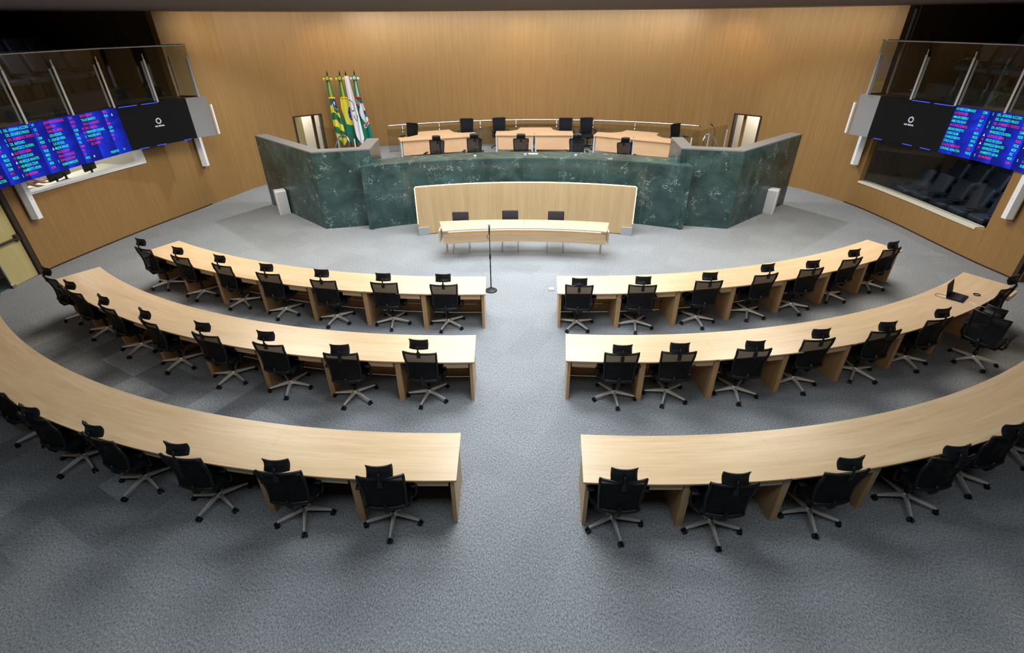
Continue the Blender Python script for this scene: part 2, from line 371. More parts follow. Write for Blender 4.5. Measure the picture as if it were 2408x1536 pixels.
# dark skirting line where wall meets carpet
def base(test, name):
    i = 0; mb = MB()
    while i < len(W) - 1:
        if test((W[i] + W[i + 1]) / 2):
            j = i
            while j < len(W) - 1 and test((W[j] + W[j + 1]) / 2): j += 1
            mb.ribbon(W[i:j + 1], -.012, 0, .03); i = j
        else: i += 1
    struct(name, mb, 'dark_frame')
base(lambda p: wl(p) and not ind1(p), 'baseboard_left'); base(lambda p: wr(p) and not ind2(p), 'baseboard_right')
# galleries each side: floor slab, end wall, rear wall
for sg, nm in ((-1, 'left'), (1, 'right')):
    b = MB()
    pts = [(p.x, p.y) for p in W if p.y < -SBH and p.x * sg > 0]
    if sg > 0: pts = pts[::-1]
    po = [(q[0] + sg * .02, q[1]) for q in pts] + [(sg * 18, pts[-1][1]), (sg * 18, -21)]
    b.poly(po, 3.1, 3.15); struct('floor', b, 'dark_carpet')
    b = MB(); ex = 10.34 if sg > 0 else 10.0; b.bx(min(sg * ex, sg * 19), max(sg * ex, sg * 19), -SBH + .06, -SBH + .2, 0, CZ); struct('wall_gallery_' + nm, b, 'wood_dark')
    b = MB(); b.bx(min(sg * 15.2, sg * 15.4), max(sg * 15.2, sg * 15.4), -21, -SBH, 3.15, CZ); struct('wall_gallery_rear_' + nm, b, 'dark_wall')
# ------------------------------------------------------------------ side rooms seen through the wall openings
def wpts(y0, y1, sg, off=0, step=None):
    pts = [p.copy() for p in W if p.x * sg > 0 and y0 <= p.y <= y1]; pts.sort(key=lambda p: p.y)
    if off: pts = [p + Vector((sg * off, 0)) for p in pts]
    return pts
# control room (left)
b = MB(); b.poly([(p.x - .22, p.y) for p in wpts(-9.0, -3.9, -1)] + [(-14.2, -3.9), (-14.2, -9.0)], 1.0, 1.02)
struct('floor', b, 'dark_carpet'); b = MB(); b.bx(-14.2, -14.1, -9, -3.9, 1.02, 3.1); struct('wall_control_room', b, 'cream_paint'); b = MB(); b.bx(-14.2, -10.42, -3.95, -3.85, 1.02, 3.1); b.bx(-14.2, -11.42, -9.1, -9.0, 1.02, 3.1)
b.bx(-14.2, -11.3, -9.1, -3.85, 3.02, 3.06); struct('wall_control_room', b, 'cream_paint')
b = MB()
for k in range(7): b.bx(-14.1, -14.085, -8.6 + k * .72, -8.592 + k * .72, 1.02, 3.04)
struct('trim_2', b, 'grey_metal')
area('room_lamp', (-12.4, -6.2, 2.98), 2.0, 3.2, 55, (1, .97, .92))
wl1 = wpts(-7.56, -4.40, -1)
b = MB(); L1 = [p + Vector((.03, 0)) for p in wl1]
b.ribbon(L1, .26, 1.66, 1.71); b.ribbon(L1, .26, 2.5, 2.55)
for p in (L1[0], L1[-1]): b.bx(p.x - .26, p.x, p.y - .03, p.y + .03, 1.66, 2.55)
wn1 = struct('window_1', b, 'white_paint')
b = MB(); b.ribbon([p + Vector((-.09, 0)) for p in wl1], .012, 1.71, 2.5); o = b.build('window_pane', 'clear_glass', wn1)
# counter, monitors and the two operators
b = MB(); t = thing('control_counter', 'pale control room counter behind the left window', 'counter', (-11.6, -5.8, 1.02))
b.poly([(p.x - .24, p.y) for p in wpts(-8.0, -4.3, -1)] + [(-11.7, -4.3), (-12.0, -8.0)], 1.55, 1.60); b.build('counter_top', 'cream_paint', t)
b = MB(); b.poly([(p.x - .34, p.y) for p in wpts(-8.0, -4.3, -1)] + [(p.x - .40, p.y) for p in wpts(-8.0, -4.3, -1)][::-1], 1.02, 1.55); b.build('counter_panel', 'cream_paint', t)
def monitor(x, y, rz, lab, h=.30, w_=.46):
    t = thing('monitor', lab, 'monitor', (x, y, 1.6), 'monitors on the control room counter'); t.rotation_euler[2] = rz
    q = MB(); q.rbox((0, 0, .10 + h / 2), (.04, w_, h), .012, 2); q.build('monitor_housing', 'black_plastic', t, (0, 0, 0)).location = (0, 0, 0)
    q = MB(); q.box((0.02, 0, .09), (.03, .05, .14)); q.rbox((0, 0, .008), (.2, .24, .016), .006, 2); q.build('monitor_stand', 'black_plastic', t, (0, 0, 0)).location = (0, 0, 0)
monitor(-11.27, -6.36, .12, 'black monitor nearest the leaning person in the control room')
monitor(-11.36, -5.98, .15, 'black monitor in the middle, in front of the grey-haired person')
monitor(-11.12, -5.42, .1, 'black monitor on the stage side of the control room counter')
def add_skin(name, pts, edges, rad, m, parent):
    me = bpy.data.meshes.new(name); me.from_pydata(pts, edges, []); o = bpy.data.objects.new(name, me); COL.objects.link(o)
    o.modifiers.new('skin', 'SKIN'); sb = o.modifiers.new('sub', 'SUBSURF'); sb.levels = 1; sb.render_levels = 2
    if not me.skin_vertices: raise RuntimeError('skin')
    for i, r in enumerate(rad):
        me.skin_vertices[0].data[i].radius = (r if isinstance(r, tuple) else (r, r)); me.skin_vertices[0].data[i].use_root = (i == 0)
    me.materials.append(MAT[m]); o.parent = parent; o.modifiers['skin'].use_smooth_shade = True; return o
def person(name_lab, loc, rz, hair, lean, reach):
    t = thing('person', name_lab, 'person', loc); t.rotation_euler[2] = rz
    # facing +Y, seated; origin under the pelvis on the room floor
    ly = lean
    P_ = [(0, 0, .50), (0, .03 + ly * .3, .66), (0, .04 + ly * .7, .86), (0, .05 + ly, 1.02), (0, .07 + ly * 1.1, 1.12), (0, .09 + ly * 1.15, 1.22), (0, .10 + ly * 1.2, 1.31)]
    Rr = [(.15, .12), (.14, .11), (.16, .11), (.12, .09), .052, (.078, .092), (.07, .085)]
    E_ = [(0, 1), (1, 2), (2, 3), (3, 4), (4, 5), (5, 6)]
    def limb(start, pts, rr):
        i = len(P_); P_.extend(pts); Rr.extend(rr); E_.append((start, i)); E_.extend((i + k, i + k + 1) for k in range(len(pts) - 1)); return len(P_) - 1
    for sd in (-1, 1):
        hz = reach
        hnd = limb(3, [(sd * .17, .05 + ly, 1.0), (sd * .23, .10 + ly, .80), (sd * .21, .32 + ly * .9, hz + .02), (sd * .18, .40 + ly * .9, hz)], [.06, .047, .032, (.035, .02)])
        for k, (dx, ln) in enumerate(((-.03, .07), (-.01, .08), (.01, .075), (.03, .06))):
            limb(hnd, [(sd * .18 + dx, .40 + ly * .9 + ln * .6, hz + .004), (sd * .18 + dx, .40 + ly * .9 + ln * 1.1, hz - .01)], [.009, .007])
        limb(hnd, [(sd * .18 - sd * .045, .42 + ly * .9, hz)], [.009])
        limb(0, [(sd * .10, .12, .50), (sd * .12, .42, .50), (sd * .12, .44, .12), (sd * .12, .54, .06)], [.09, .07, .05, .04])
    add_skin('body', P_, E_, Rr, 'skin', t)
    Q = [(0, 0, .52), (0, .03 + ly * .3, .66), (0, .04 + ly * .7, .86), (0, .05 + ly, 1.03)]
    q = list(Q); e = [(0, 1), (1, 2), (2, 3)]; rr = [(.175, .145), (.165, .135), (.185, .135), (.13, .10)]
    for sd in (-1, 1):
        i = len(q); q += [(sd * .18, .05 + ly, 1.0), (sd * .235, .08 + ly, .84)]; rr += [.082, .066]; e += [(3, i), (i, i + 1)]
    add_skin('shirt', q, e, rr, 'shirt_grey', t)
    q = [(0, 0, .50)]; e = []; rr = [(.17, .13)]
    for sd in (-1, 1):
        i = len(q); q += [(sd * .10, .12, .50), (sd * .12, .42, .50), (sd * .12, .44, .15)]; rr += [.10, .085, .065]; e += [(0, i), (i, i + 1), (i + 1, i + 2)]
    add_skin('trousers', q, e, rr, 'trousers_dark', t)
    hc = Vector((0, .075 + ly * 1.18, 1.285)); mb = MB()
    mb.grid(lambda u, v: hc + Vector((.085 * sin(pi * (.02 + .55 * v)) * cos(2 * pi * u), (-.02 + .10 * sin(pi * (.02 + .55 * v)) * sin(2 * pi * u)), .10 * cos(pi * (.02 + .55 * v)))), 18, 10)
    mb.build('hair', hair, t, (0, 0, 0)).location = (0, 0, 0)
    mb = MB(); f = hc + Vector((0, .09, -.03))
    for sd in (-1, 1): mb.rbox(f + Vector((sd * .03, .0, .015)), (.022, .012, .012), .005, 1)
    mb.build('eyes', 'black_plastic', t, (0, 0, 0)).location = (0, 0, 0)
    mb = MB(); mb.rbox(f + Vector((0, .014, -.012)), (.022, .03, .035), .01, 2)
    for sd in (-1, 1): mb.rbox(f + Vector((sd * .08, -.09, -.01)), (.015, .03, .05), .007, 2)
    mb.build('nose_and_ears', 'skin', t, (0, 0, 0)).location = (0, 0, 0)
    return t
person('person in a pale grey shirt leaning over the control room counter', (-11.80, -6.95, 1.02), -1.0, 'hair_dark', .16, .66)
person('grey-haired person seated behind the middle monitor in the control room', (-12.2, -6.05, 1.02), -1.5, 'hair_grey', .02, .64)
b = MB(); b.rbox((-11.36, -6.80, 1.603), (.22, .26, .006), .002, 1); tag(b.build('paper_sheet', 'white_paint', None, (-11.66, -6.85, 1.60)), 'white paper sheet on the control room counter', 'paper')
# viewing room (right)
b = MB(); b.poly([(p.x + .22, p.y) for p in wpts(-9.2, -2.9, 1)] + [(15, -2.9), (15, -9.2)], .3, .32); struct('floor', b, 'dark_carpet'); b = MB(); b.bx(11.15, 15, -9.2, -9.1, .32, 3.1); struct('wall_viewing_room', b, 'wood_wall'); b = MB(); b.bx(14.3, 14.4, -9.1, -2.9, .32, 3.1)
struct('wall_viewing_room', b, 'wood_wall')
b = MB(); b.bx(14.2, 14.28, -3.9, -3.6, .7, 3.0); struct('trim_3', b, 'wood_light')
for k, (x0, z) in enumerate(((11.75, .5), (12.65, .7), (13.45, .9))): 
    b = MB(); b.bx(x0, 14.3, -9.1, -2.9, z - .2, z); struct('floor', b, 'dark_carpet')
wl2 = wpts(-7.12, -2.95, 1)
b = MB(); b.ribbon([p + Vector((-.02, 0)) for p in wl2], -.24, .68, .74); wn2 = struct('window_2', b, 'stone_sill')
b = MB(); b.ribbon([p + Vector((.1, 0)) for p in wl2], -.012, .74, 2.5); b.build('window_pane', 'glass', wn2)
spot('room_lamp', (11.7, -7.4, 2.95), (12.8, -6.0, .5), 150, (.9, .95, 1), 150, .1)
# ------------------------------------------------------------------ theatre seats
def make_seat(label):
    t = thing('theatre_seat', label, 'seat')
    q = MB(); q.rbox((0, 0, .40), (.50, .48, .13), .05, 3); q.build('seat_cushion', 'navy_fabric', t)
    q = MB(); M = Matrix.Rotation(R(14), 3, 'X'); q.rbox((0, -.28, .70), (.50, .12, .60), .05, 3, M); q.build('backrest', 'navy_fabric', t)
    for sd in (-1, 1):
        q = MB(); q.rbox((sd * .28, -.02, .56), (.06, .36, .05), .02, 2); q.box((sd * .28, -.10, .28), (.045, .14, .56)); q.build('armrest', 'black_plastic', t)
    q = MB(); q.box((0, -.08, .17), (.3, .2, .34)); q.build('pedestal', 'black_plastic', t)
    return t
seat0 = make_seat('dark navy theatre seat'); used = [False]
def put_seat(x, y, z, rz, label, group):
    s = seat0 if not used[0] else copy_tree(seat0)
    used[0] = True; s.location = (x, y, z); s.rotation_euler[2] = rz; tag(s, label, 'seat', group); return s
ORD = ['first', 'second', 'third', 'fourth', 'fifth', 'sixth', 'seventh', 'eighth', 'ninth', 'tenth', 'eleventh', 'twelfth']
for r_, (x0, z, n, y0) in enumerate(((11.35, .32, 6, -6.95), (12.25, .5, 6, -6.9), (13.1, .7, 6, -6.8))):
    for k in range(n):
        put_seat(x0 - .10 + (y0 + k * .62 + 7) * -.08 + .1, y0 + k * .62, z, pi / 2 - .06, 'navy theatre seat, %s from the camera end, %s row behind the lower right window' % (ORD[k], ('front', 'middle', 'rear')[r_]), 'navy theatre seats behind the lower right window')
FAL = [(-8.95, -3.04), (-9.3, -3.43), (-9.72, -4.28), (-10.08, -5.1), (-10.3, -6.6), (-10.45, -8.2), (-10.56, -9.6), (-10.6, -12.0)]
FAR = [(9.25, -3.2), (9.53, -3.64), (9.93, -4.5), (10.2, -5.45), (10.46, -6.5), (10.6, -7.3), (10.68, -8.4), (10.72, -9.6), (10.72, -12.0)]
def atY(Lf, y):
    for a, c in zip(Lf, Lf[1:]):
        if c[1] <= y <= a[1]: k = (y - a[1]) / (c[1] - a[1]); return a[0] + (c[0] - a[0]) * k
    return Lf[-1][0]
for sg, FA, nm in ((-1, FAL, 'left'), (1, FAR, 'right')):
    for r_ in range(3):
        b = MB(); b.bx(min(sg * (11.1 + r_ * .85), sg * 15.2), max(sg * (11.1 + r_ * .85), sg * 15.2), -12, -2.95, 3.15 + .25 * r_, 3.15 + .25 * (r_ + 1)); struct('floor', b, 'dark_carpet')
        for k in range(9):
            y = -3.75 - k * .60
            put_seat(sg * (11.45 + r_ * .85), y, 3.15 + .25 * (r_ + 1), sg * pi / 2, 'dark theatre seat, %s from the stage end, %s row of the upper %s gallery' % (ORD[k], ('front', 'middle', 'rear')[r_], nm), 'dark theatre seats in the upper %s gallery' % nm)
# ------------------------------------------------------------------ gallery fascia, screens, glass balustrades
ZB, ZT = 2.11, 3.15
def arcline(FA):
    L = [0]
    for a, c in zip(FA, FA[1:]): L.append(L[-1] + math.dist(a, c))
    return L
def onfa(FA, u, off=0):
    L = arcline(FA); sg = 1 if FA[0][0] > 0 else -1
    for i in range(len(FA) - 1):
        if u <= L[i + 1] or i == len(FA) - 2:
            k = (u - L[i]) / (L[i + 1] - L[i]); a, c = FA[i], FA[i + 1]
            d = Vector((c[0] - a[0], c[1] - a[1])).normalized(); n = Vector((-d.y, d.x)) if sg < 0 else Vector((d.y, -d.x))
            return Vector((a[0] + (c[0] - a[0]) * k, a[1] + (c[1] - a[1]) * k)) + n.normalized() * off
def text_mesh(items, name, parent, FA, umap, off=.006):
    mb = MB()
    for (s, u, z, h, wsc, mi) in items:
        fc = bpy.data.curves.new('t', 'FONT'); fc.body = s; fc.size = h / .70; fc.offset = h * .003
        to = bpy.data.objects.new('t', fc); COL.objects.link(to); dg = bpy.context.evaluated_depsgraph_get(); me = bpy.data.meshes.new_from_object(to.evaluated_get(dg))
        for p in me.polygons:
            q = []
            for vi in p.vertices:
                c = me.vertices[vi].co; uu = u + c.x * wsc; P2 = onfa(FA, umap(uu), off); q.append((P2.x, P2.y, z + c.y))
            mb.quad(q, [(0, 0)] * len(q), False, mi)
        bpy.data.objects.remove(to); bpy.data.curves.remove(fc); bpy.data.meshes.remove(me)
    return mb.build(name, ['letter_green', 'letter_red', 'letter_white'], parent)
G, RD = 'g', 'r'
C1 = [('ALVARO GUIMARAES', 'DEM', 'S', G), ('ALYSSON LIMA', 'SD', '', RD), ('AMAURI RIBEIRO', 'PAT', 'S', G), ('AMILTON FILHO', 'SSD', 'S', G), ('ANTONIO GOMIDE', 'PT', '', RD),
      ('BRUNO PEIXOTO', 'MDB', 'A', G), ('CAIRO SALIM', 'PROS', 'N', G), ('CHARLES BENTO', 'PRTB', 'A', G), ('CHICO KGL', 'DEM', 'N', G), ('CLAUDIO MEIRELLES', 'PTC', '', RD), ('CORONEL ADAILTON', 'PROG', 'S', G)]
C2 = [('DEL. ADRIANA ACCORSI', 'PT', '', G), ('DEL. EDUARDO PRADO', 'DC', '', G), ('DEL. HUMBERTO TEOFILO', 'PSL', '', RD), ('DR. ANTONIO', 'DEM', '', G), ('FRANCISCO OLIVEIRA', 'PSDB', 'S', G), ('GUSTAVO SEBBA', 'PSDB', '', RD),
      ('HELIO DE SOUSA', 'PSDB', 'A', G), ('HENRIQUE ARANTES', 'MDB', '', G), ('HENRIQUE CESAR', 'PSC', '', G), ('HUMBERTO AIDAR', 'MDB', 'S', G), ('ISO MOREIRA', 'DEM', '', RD)]
C3 = [('JEFERSON RODRIGUES', 'PRB', '', RD), ('JULIO PINA', 'PRTB', '', RD), ('KARLOS CABRAL', 'PDT', '', RD), ('LEDA BORGES', 'PSDB', 'N', G), ('LISSAUER VIEIRA', 'PSB', 'N', G), ('LUCAS CALIL', 'PSD', 'S', G), ('MAJOR ARAUJO', 'PSL', 'N', G),
      ('PAULO CEZAR', 'MDB', '', RD), ('PAULO TRABALHO', 'PSL', '', RD), ('RAFAEL GOUVEIA', 'DC', '', RD), ('RUBENS MARQUES', 'PROS', 'A', G)]
C4 = [('SERGIO BRAVO', 'PROS', '', RD), ('TALLES BARRETO', 'PSDB', 'A', G), ('THIAGO ALBERNAZ', 'SD', '', RD), ('TIAO CAROCO', 'DEM', '', RD), ('VIRMONDES CRUVINEL', 'CIDA', '', G), ('WAGNER NETO', 'PROS', '', G), ('WILDE CAMBAO', 'PSD', '', RD), ('ZE CARAPO', 'DC', '', RD)]
def board_items(colx):
    out = []
    for C_, ux in zip((C1, C2, C3, C4), colx):
        if ux < 0: continue
        for i, (nm, pa, vo, cl) in enumerate(C_):
            z = ZT - .075 - i * .0875; m_ = 0 if cl == G else 1; L = [(nm, ux, z, .054, .62, m_), (pa, ux + .62, z, .054, .62, m_)]
            if vo: L.append((vo, ux + .83, z, .054, .8, 2 if vo in 'A' else (1 if vo == 'N' else 0)))
            out.append(L)
    z = ZT - .075 - 10 * .0875 - .02; out.append([('PRESENTES', colx[3] + .42, z, .054, .62, 0), ('24', colx[3] + .80, z, .054, .62, 0)])
    return out
for sg, FA, nm in ((-1, FAL, 'left'), (1, FAR, 'right')):
    La = arcline(FA); uA, uB = La[1], La[3]          # grey end panel, black screen, blue boards
    def strip(mb, u0, u1, off, dep, z0, z1, n=8, vflip=False):
        for k in range(n):
            a, c = u0 + (u1 - u0) * k / n, u0 + (u1 - u0) * (k + 1) / n
            p, q = onfa(FA, a, off), onfa(FA, c, off); p2, q2 = onfa(FA, a, off - dep), onfa(FA, c, off - dep)
            mb.quad([(*p, z0), (*q, z0), (*q, z1), (*p, z1)], [(a, z0), (c, z0), (c, z1), (a, z1)])
            mb.quad([(*p2, z0), (*q2, z0), (*q2, z1), (*p2, z1)]); mb.quad([(*p, z1), (*q, z1), (*q2, z1), (*p2, z1)]); mb.quad([(*p, z0), (*q, z0), (*q2, z0), (*p2, z0)])
            if k == 0: mb.quad([(*p, z0), (*p2, z0), (*p2, z1), (*p, z1)])
            if k == n - 1: mb.quad([(*q, z0), (*q2, z0), (*q2, z1), (*q, z1)])
    # balcony edge (structure): slab nose bridging from wall to fascia
    mb = MB(); strip(mb, 0.02, La[-1], -.08, .10, ZB + .02, ZT - .02, 30); struct('trim_4', mb, 'dark_frame')
    mb = MB()
    pts = [onfa(FA, La[-1] * k / 30, -.02) for k in range(31)]; wp_ = [p for p in W if p.x * sg > 0 and -12 < p.y < -2.6]; wp_.sort(key=lambda p: p.y)
    mb.poly([(p.x, p.y) for p in pts] + [(p.x + sg * .05, p.y) for p in wp_], 3.07, 3.145); struct('floor', mb, 'dark_frame')
    org = (FA[0][0], FA[0][1], ZB)
    t = thing('end_panel', 'grey metal closing panel at the stage end of the %s gallery front' % nm, 'panel', org)
    mb = MB(); strip(mb, 0, uA, 0, .12, ZB, ZT, 3); mb.build('panel_face', 'grey_metal', t)
    mb = MB(); p = onfa(FA, 0, -.02); mb.bx(min(p.x - sg * .07, p.x - sg * .03), max(p.x - sg * .07, p.x - sg * .03), p.y + .03, p.y + .10, ZB + .02, ZT - .22); mb.build('end_strip', 'white_paint', t)
    t = thing('video_screen', 'black video screen with a no signal message on the %s gallery front' % nm, 'screen', (*onfa(FA, uA), ZB))
    mb = MB(); strip(mb, uA + .004, uB - .004, .01, .08, ZB, ZT, 10); mb.build('screen_panel', 'screen_black', t)
    for (a, c, z) in ((.42, .66, ZT - .012), (.72, .97, ZT - .012), (.1, .22, ZB + .006), (.5, .64, ZB + .006), (.76, .9, ZB + .006)):
        mb = MB(); strip(mb, uA + (uB - uA) * a, uA + (uB - uA) * c, .014, .004, z - .008, z + .008, 4); mb.build('edge_glow', 'blue_lens', t)
    um = (lambda x: uB - x) if sg < 0 else (lambda x: uA + x)
    cu = (uB - uA) / 2
    text_mesh([('NO SIGNAL', cu - .135, 2.56, .036, .95, 2)], 'no_signal_text', t, FA, um, .016)
    mb = MB()
    for k in range(12):
        a_ = 2 * pi * k / 12; q = []
        for rr, ww in ((.045, -.006), (.075, -.008), (.075, .008), (.045, .006)):
            uu = cu + rr * cos(a_) - ww * sin(a_); z = 2.70 + rr * sin(a_) + ww * cos(a_); P2 = onfa(FA, um(uu), .016); q.append((*P2, z))
        mb.quad(q)
    mb.build('loading_ring', 'letter_white', t)
    # blue score board made of two video panels
    t = thing('score_board', 'blue electronic voting board with green and red names on the %s gallery front' % nm, 'screen', (*onfa(FA, uB), ZB))
    uE = uB + 3.75
    mb = MB(); strip(mb, uB, uE, .01, .08, ZB, ZT, 24); mb.build('board_panel', 'board_blue', t)
    if sg < 0: um = lambda x: uE - x; cols = (.0, .90, 1.80, 2.70)
    else: um = lambda x: uB + x; cols = (.03, .96, 1.90, 2.82)
    for L in board_items(cols): text_mesh(L, 'name_line', t, FA, um, .016)
    # balustrade
    t = thing('glass_balustrade', 'glass balustrade with steel posts along the upper %s gallery' % nm, 'balustrade', (FA[0][0], FA[0][1], ZT))
    zr = 4.43; ur = .12
    mb = MB(); mb.tube([(*onfa(FA, ur + (La[-1] - ur) * k / 60, .0), zr) for k in range(61)], .022, 8); mb.build('handrail', 'steel', t)
    ps = [ur + .05 + 1.13 * k for k in range(8)]
    for k, u in enumerate(ps):
        u0, u1 = (ur, ps[1] - .01) if k == 0 else (ps[k] + .01, (ps[k + 1] - .01) if k < 7 else La[-1])
        mb = MB(); strip(mb, u0, u1, -.02, .012, ZT + .0, zr - .02, 6); mb.build('glass_panel', 'glass', t)
        p = onfa(FA, u, .03); pb = onfa(FA, u, -.09); d = (onfa(FA, u + .05, 0) - onfa(FA, u - .05 if u > .05 else 0, 0)).normalized(); rz = math.atan2(d.y, d.x)
        mb = MB(); mb.box((p.x, p.y, ZT + .5), (.05, .012, 1.0), rz); mb.box((p.x, p.y, ZT + 1.05), (.022, .012, .14), rz); mb.box((pb.x, pb.y, ZT + .48), (.05, .012, .94), rz); mb.build('post', 'light_grey_metal', t)
    p0 = onfa(FA, ur, -.02); mb = MB(); e = Vector((p0.x + sg * .62, p0.y + .10))
    mb.ribbon([p0, e], .012, ZT, zr - .02); mb.build('glass_panel', 'glass', t)
    mb = MB(); mb.ribbon([p0, e], .03, ZT - .005, ZT + .03); mb.build('bottom_shoe', 'steel', t)
    mb = MB(); mb.box((e.x, e.y, ZT + .5), (.05, .012, 1.0)); mb.build('post', 'light_grey_metal', t)
    # white column loudspeakers on the wall below
    for ci, (cy_, ctxt) in enumerate(((-2.83, 'stage'), (-7.62, 'camera'))):
        wx = min(W, key=lambda p: abs(p.y - cy_) + (100 if p.x * sg < 0 else 0)).x
        t = thing('column_loudspeaker', 'white column loudspeaker on the %s wall, %s end of the video screens' % (nm, ctxt), 'loudspeaker', (wx, cy_, 1.18), 'white column loudspeakers on the walls')
        mb = MB(); cx_ = wx - sg * .13; mb.poly([(cx_ - sg * .08, cy_ - .06), (cx_ - sg * .08, cy_ + .06), (cx_ + sg * .03, cy_ + .10), (cx_ + sg * .06, cy_ + .10), (cx_ + sg * .06, cy_ - .10), (cx_ + sg * .03, cy_ - .10)], 1.18, 2.10 if ci and sg > 0 else 2.95); mb.build('loudspeaker_body', 'white_paint', t)
        mb = MB(); mb.box((wx - sg * .045, cy_, 1.5), (.09, .05, .08)); mb.box((wx - sg * .045, cy_, 1.95), (.09, .05, .08)); mb.build('wall_bracket', 'black_plastic', t)
        mb = MB(); mb.cyl((cx_ - sg * .085, cy_, 1.62), (cx_ - sg * .079, cy_, 1.62), .012); mb.build('badge', 'chrome', t)
# ------------------------------------------------------------------ doors
def backdoor(n, xl, xr, sg, lab):
    pl = min(W, key=lambda p: abs(p.x - xl) + (0 if p.y > -3 else 99)); pr = min(W, key=lambda p: abs(p.x - xr) + (0 if p.y > -3 else 99))
    d = (pr - pl).normalized(); nn = Vector((-d.y, d.x)); ln = (pr - pl).length
    rz = math.atan2(d.y, d.x)
    mb = MB()
    for k in (0, 1):
        c = (pl + d * .02 if k == 0 else pr - d * .02) + nn * .09; mb.box((c.x, c.y, 1.05), (.05, .24, 2.1), rz)
    c = (pl + pr) / 2 + nn * .09; mb.box((c.x, c.y, 2.09), (ln, .24, .04), rz)
    o = struct('door_%d' % n, mb, 'dark_frame')
    # corridor behind: cream end wall with a brown jamb strip
    mb = MB(); c = (pl + pr) / 2 + nn * 1.5; mb.box((c.x, c.y, 1.3), (4.0, .08, 2.6), rz); struct('wall_corridor_%d' % n, mb, 'cream_paint')
    mb = MB(); c = pl + d * (ln * (.80 if sg < 0 else .26)) + nn * .40; mb.box((c.x - (.0), c.y, 1.3), (.10, .06, 2.6), rz); struct('trim_%d' % (n + 5), mb, 'wood_dark' if sg < 0 else 'wood_wall')
    mb = MB(); c = (pl + pr) / 2 + nn * .9; mb.box((c.x, c.y, 2.65), (4.0, 1.3, .05), rz); struct('ceiling', mb, 'cream_paint')
    area('corridor_lamp', (c.x, c.y, 2.6), .8, .6, 32, (1, .95, .85))
    if sg < 0:
        mb = MB(); a = Vector((0, 0)); hinge = pl + d * .05 + nn * .12; dv = (d * .42 + nn * .62).normalized(); mb.ribbon([hinge, hinge + dv * .8], .04, .01, 2.07); lf = mb.build('door_leaf', 'wood_door', o)
        mb = MB(); q = hinge + dv * .72; q = q + Vector((dv.y, -dv.x)) * .03; mb.cyl((q.x, q.y, 1.0), (q.x + .02, q.y - .05, 1.0), .012); mb.tube([(q.x + .02, q.y - .05, 1.0), (q.x - .08, q.y - .09, 1.0)], .009); mb.build('door_handle', 'steel', lf)
backdoor(3, -8.02, -7.28, -1, ''); backdoor(4, 7.42, 8.14, 1, '')
# side doors by the camera
mb = MB(); mb.bx(-11.22, -10.98 - .08, -8.08, -7.98, 0, 2.12); mb.bx(-11.30, -11.12, -9.16, -9.08, 0, 2.12); mb.bx(-11.30, -11.10, -9.16, -7.98, 2.12, 2.15); o = struct('door_1', mb, 'dark_frame')
mb = MB(); mb.bx(-11.17, -11.12, -8.76, -8.09, .01, 2.1); lf = mb.build('door_leaf', 'wood_door', o)
mb = MB(); mb.bx(-11.11, -11.05, -8.75, -8.12, .90, .94); mb.bx(-11.115, -11.06, -8.20, -8.12, .86, 1.0); mb.build('push_bar', 'dark_frame', lf)
mb = MB(); mb.bx(-11.13, -11.105, -8.79, -8.765, .0, 2.1); mb.bx(-11.13, -11.06, -8.79, -8.72, 0, .07); mb.build('door_edge', 'steel', lf)
mb = MB(); mb.bx(-11.9, -11.8, -10.2, -7.6, 0, 2.6); struct('wall_lobby_left', mb, 'cream_paint')
mb = MB(); mb.bx(-13, -11.20, -10.5, -8.8, 0, .012); struct('floor', mb, 'teal_carpet')
mb = MB(); mb.bx(10.72, 10.98, -8.34, -8.24, 0, 2.12); mb.bx(10.8, 11.0, -9.42, -9.34, 0, 2.12); mb.bx(10.8, 11.0, -9.42, -8.24, 2.12, 2.15); o = struct('door_2', mb, 'dark_frame')
mb = MB(); mb.bx(10.86, 10.91, -9.34, -8.70, .01, 2.1); lf = mb.build('door_leaf', 'wood_door', o)
mb = MB(); mb.bx(10.82, 10.86, -9.3, -8.72, .90, .94); mb.build('push_bar', 'dark_frame', lf)
mb = MB(); mb.bx(11.6, 11.7, -10.2, -7.6, 0, 2.6); struct('wall_lobby_right', mb, 'cream_paint')
mb = MB(); mb.bx(10.9, 13, -10.5, -8.0, 0, .012); struct('floor', mb, 'teal_carpet')
# ================================================================== THE DAIS
ZS = .8
# raised platform
b = MB(); pl = [(p.x, p.y) for p in W if abs(p.x) < 6.75 and p.y > 0]
b.poly([(-6.75, .0), (-4.40, -3.2), (-4.05, -3.3), (-3.85, -4.4), (4.0, -4.4), (4.2, -3.3), (4.55, -3.2), (6.75, .0)] + [(q[0], q[1] - .012) for q in pl[::-1]], .002, ZS)
struct('floor', b, 'carpet')
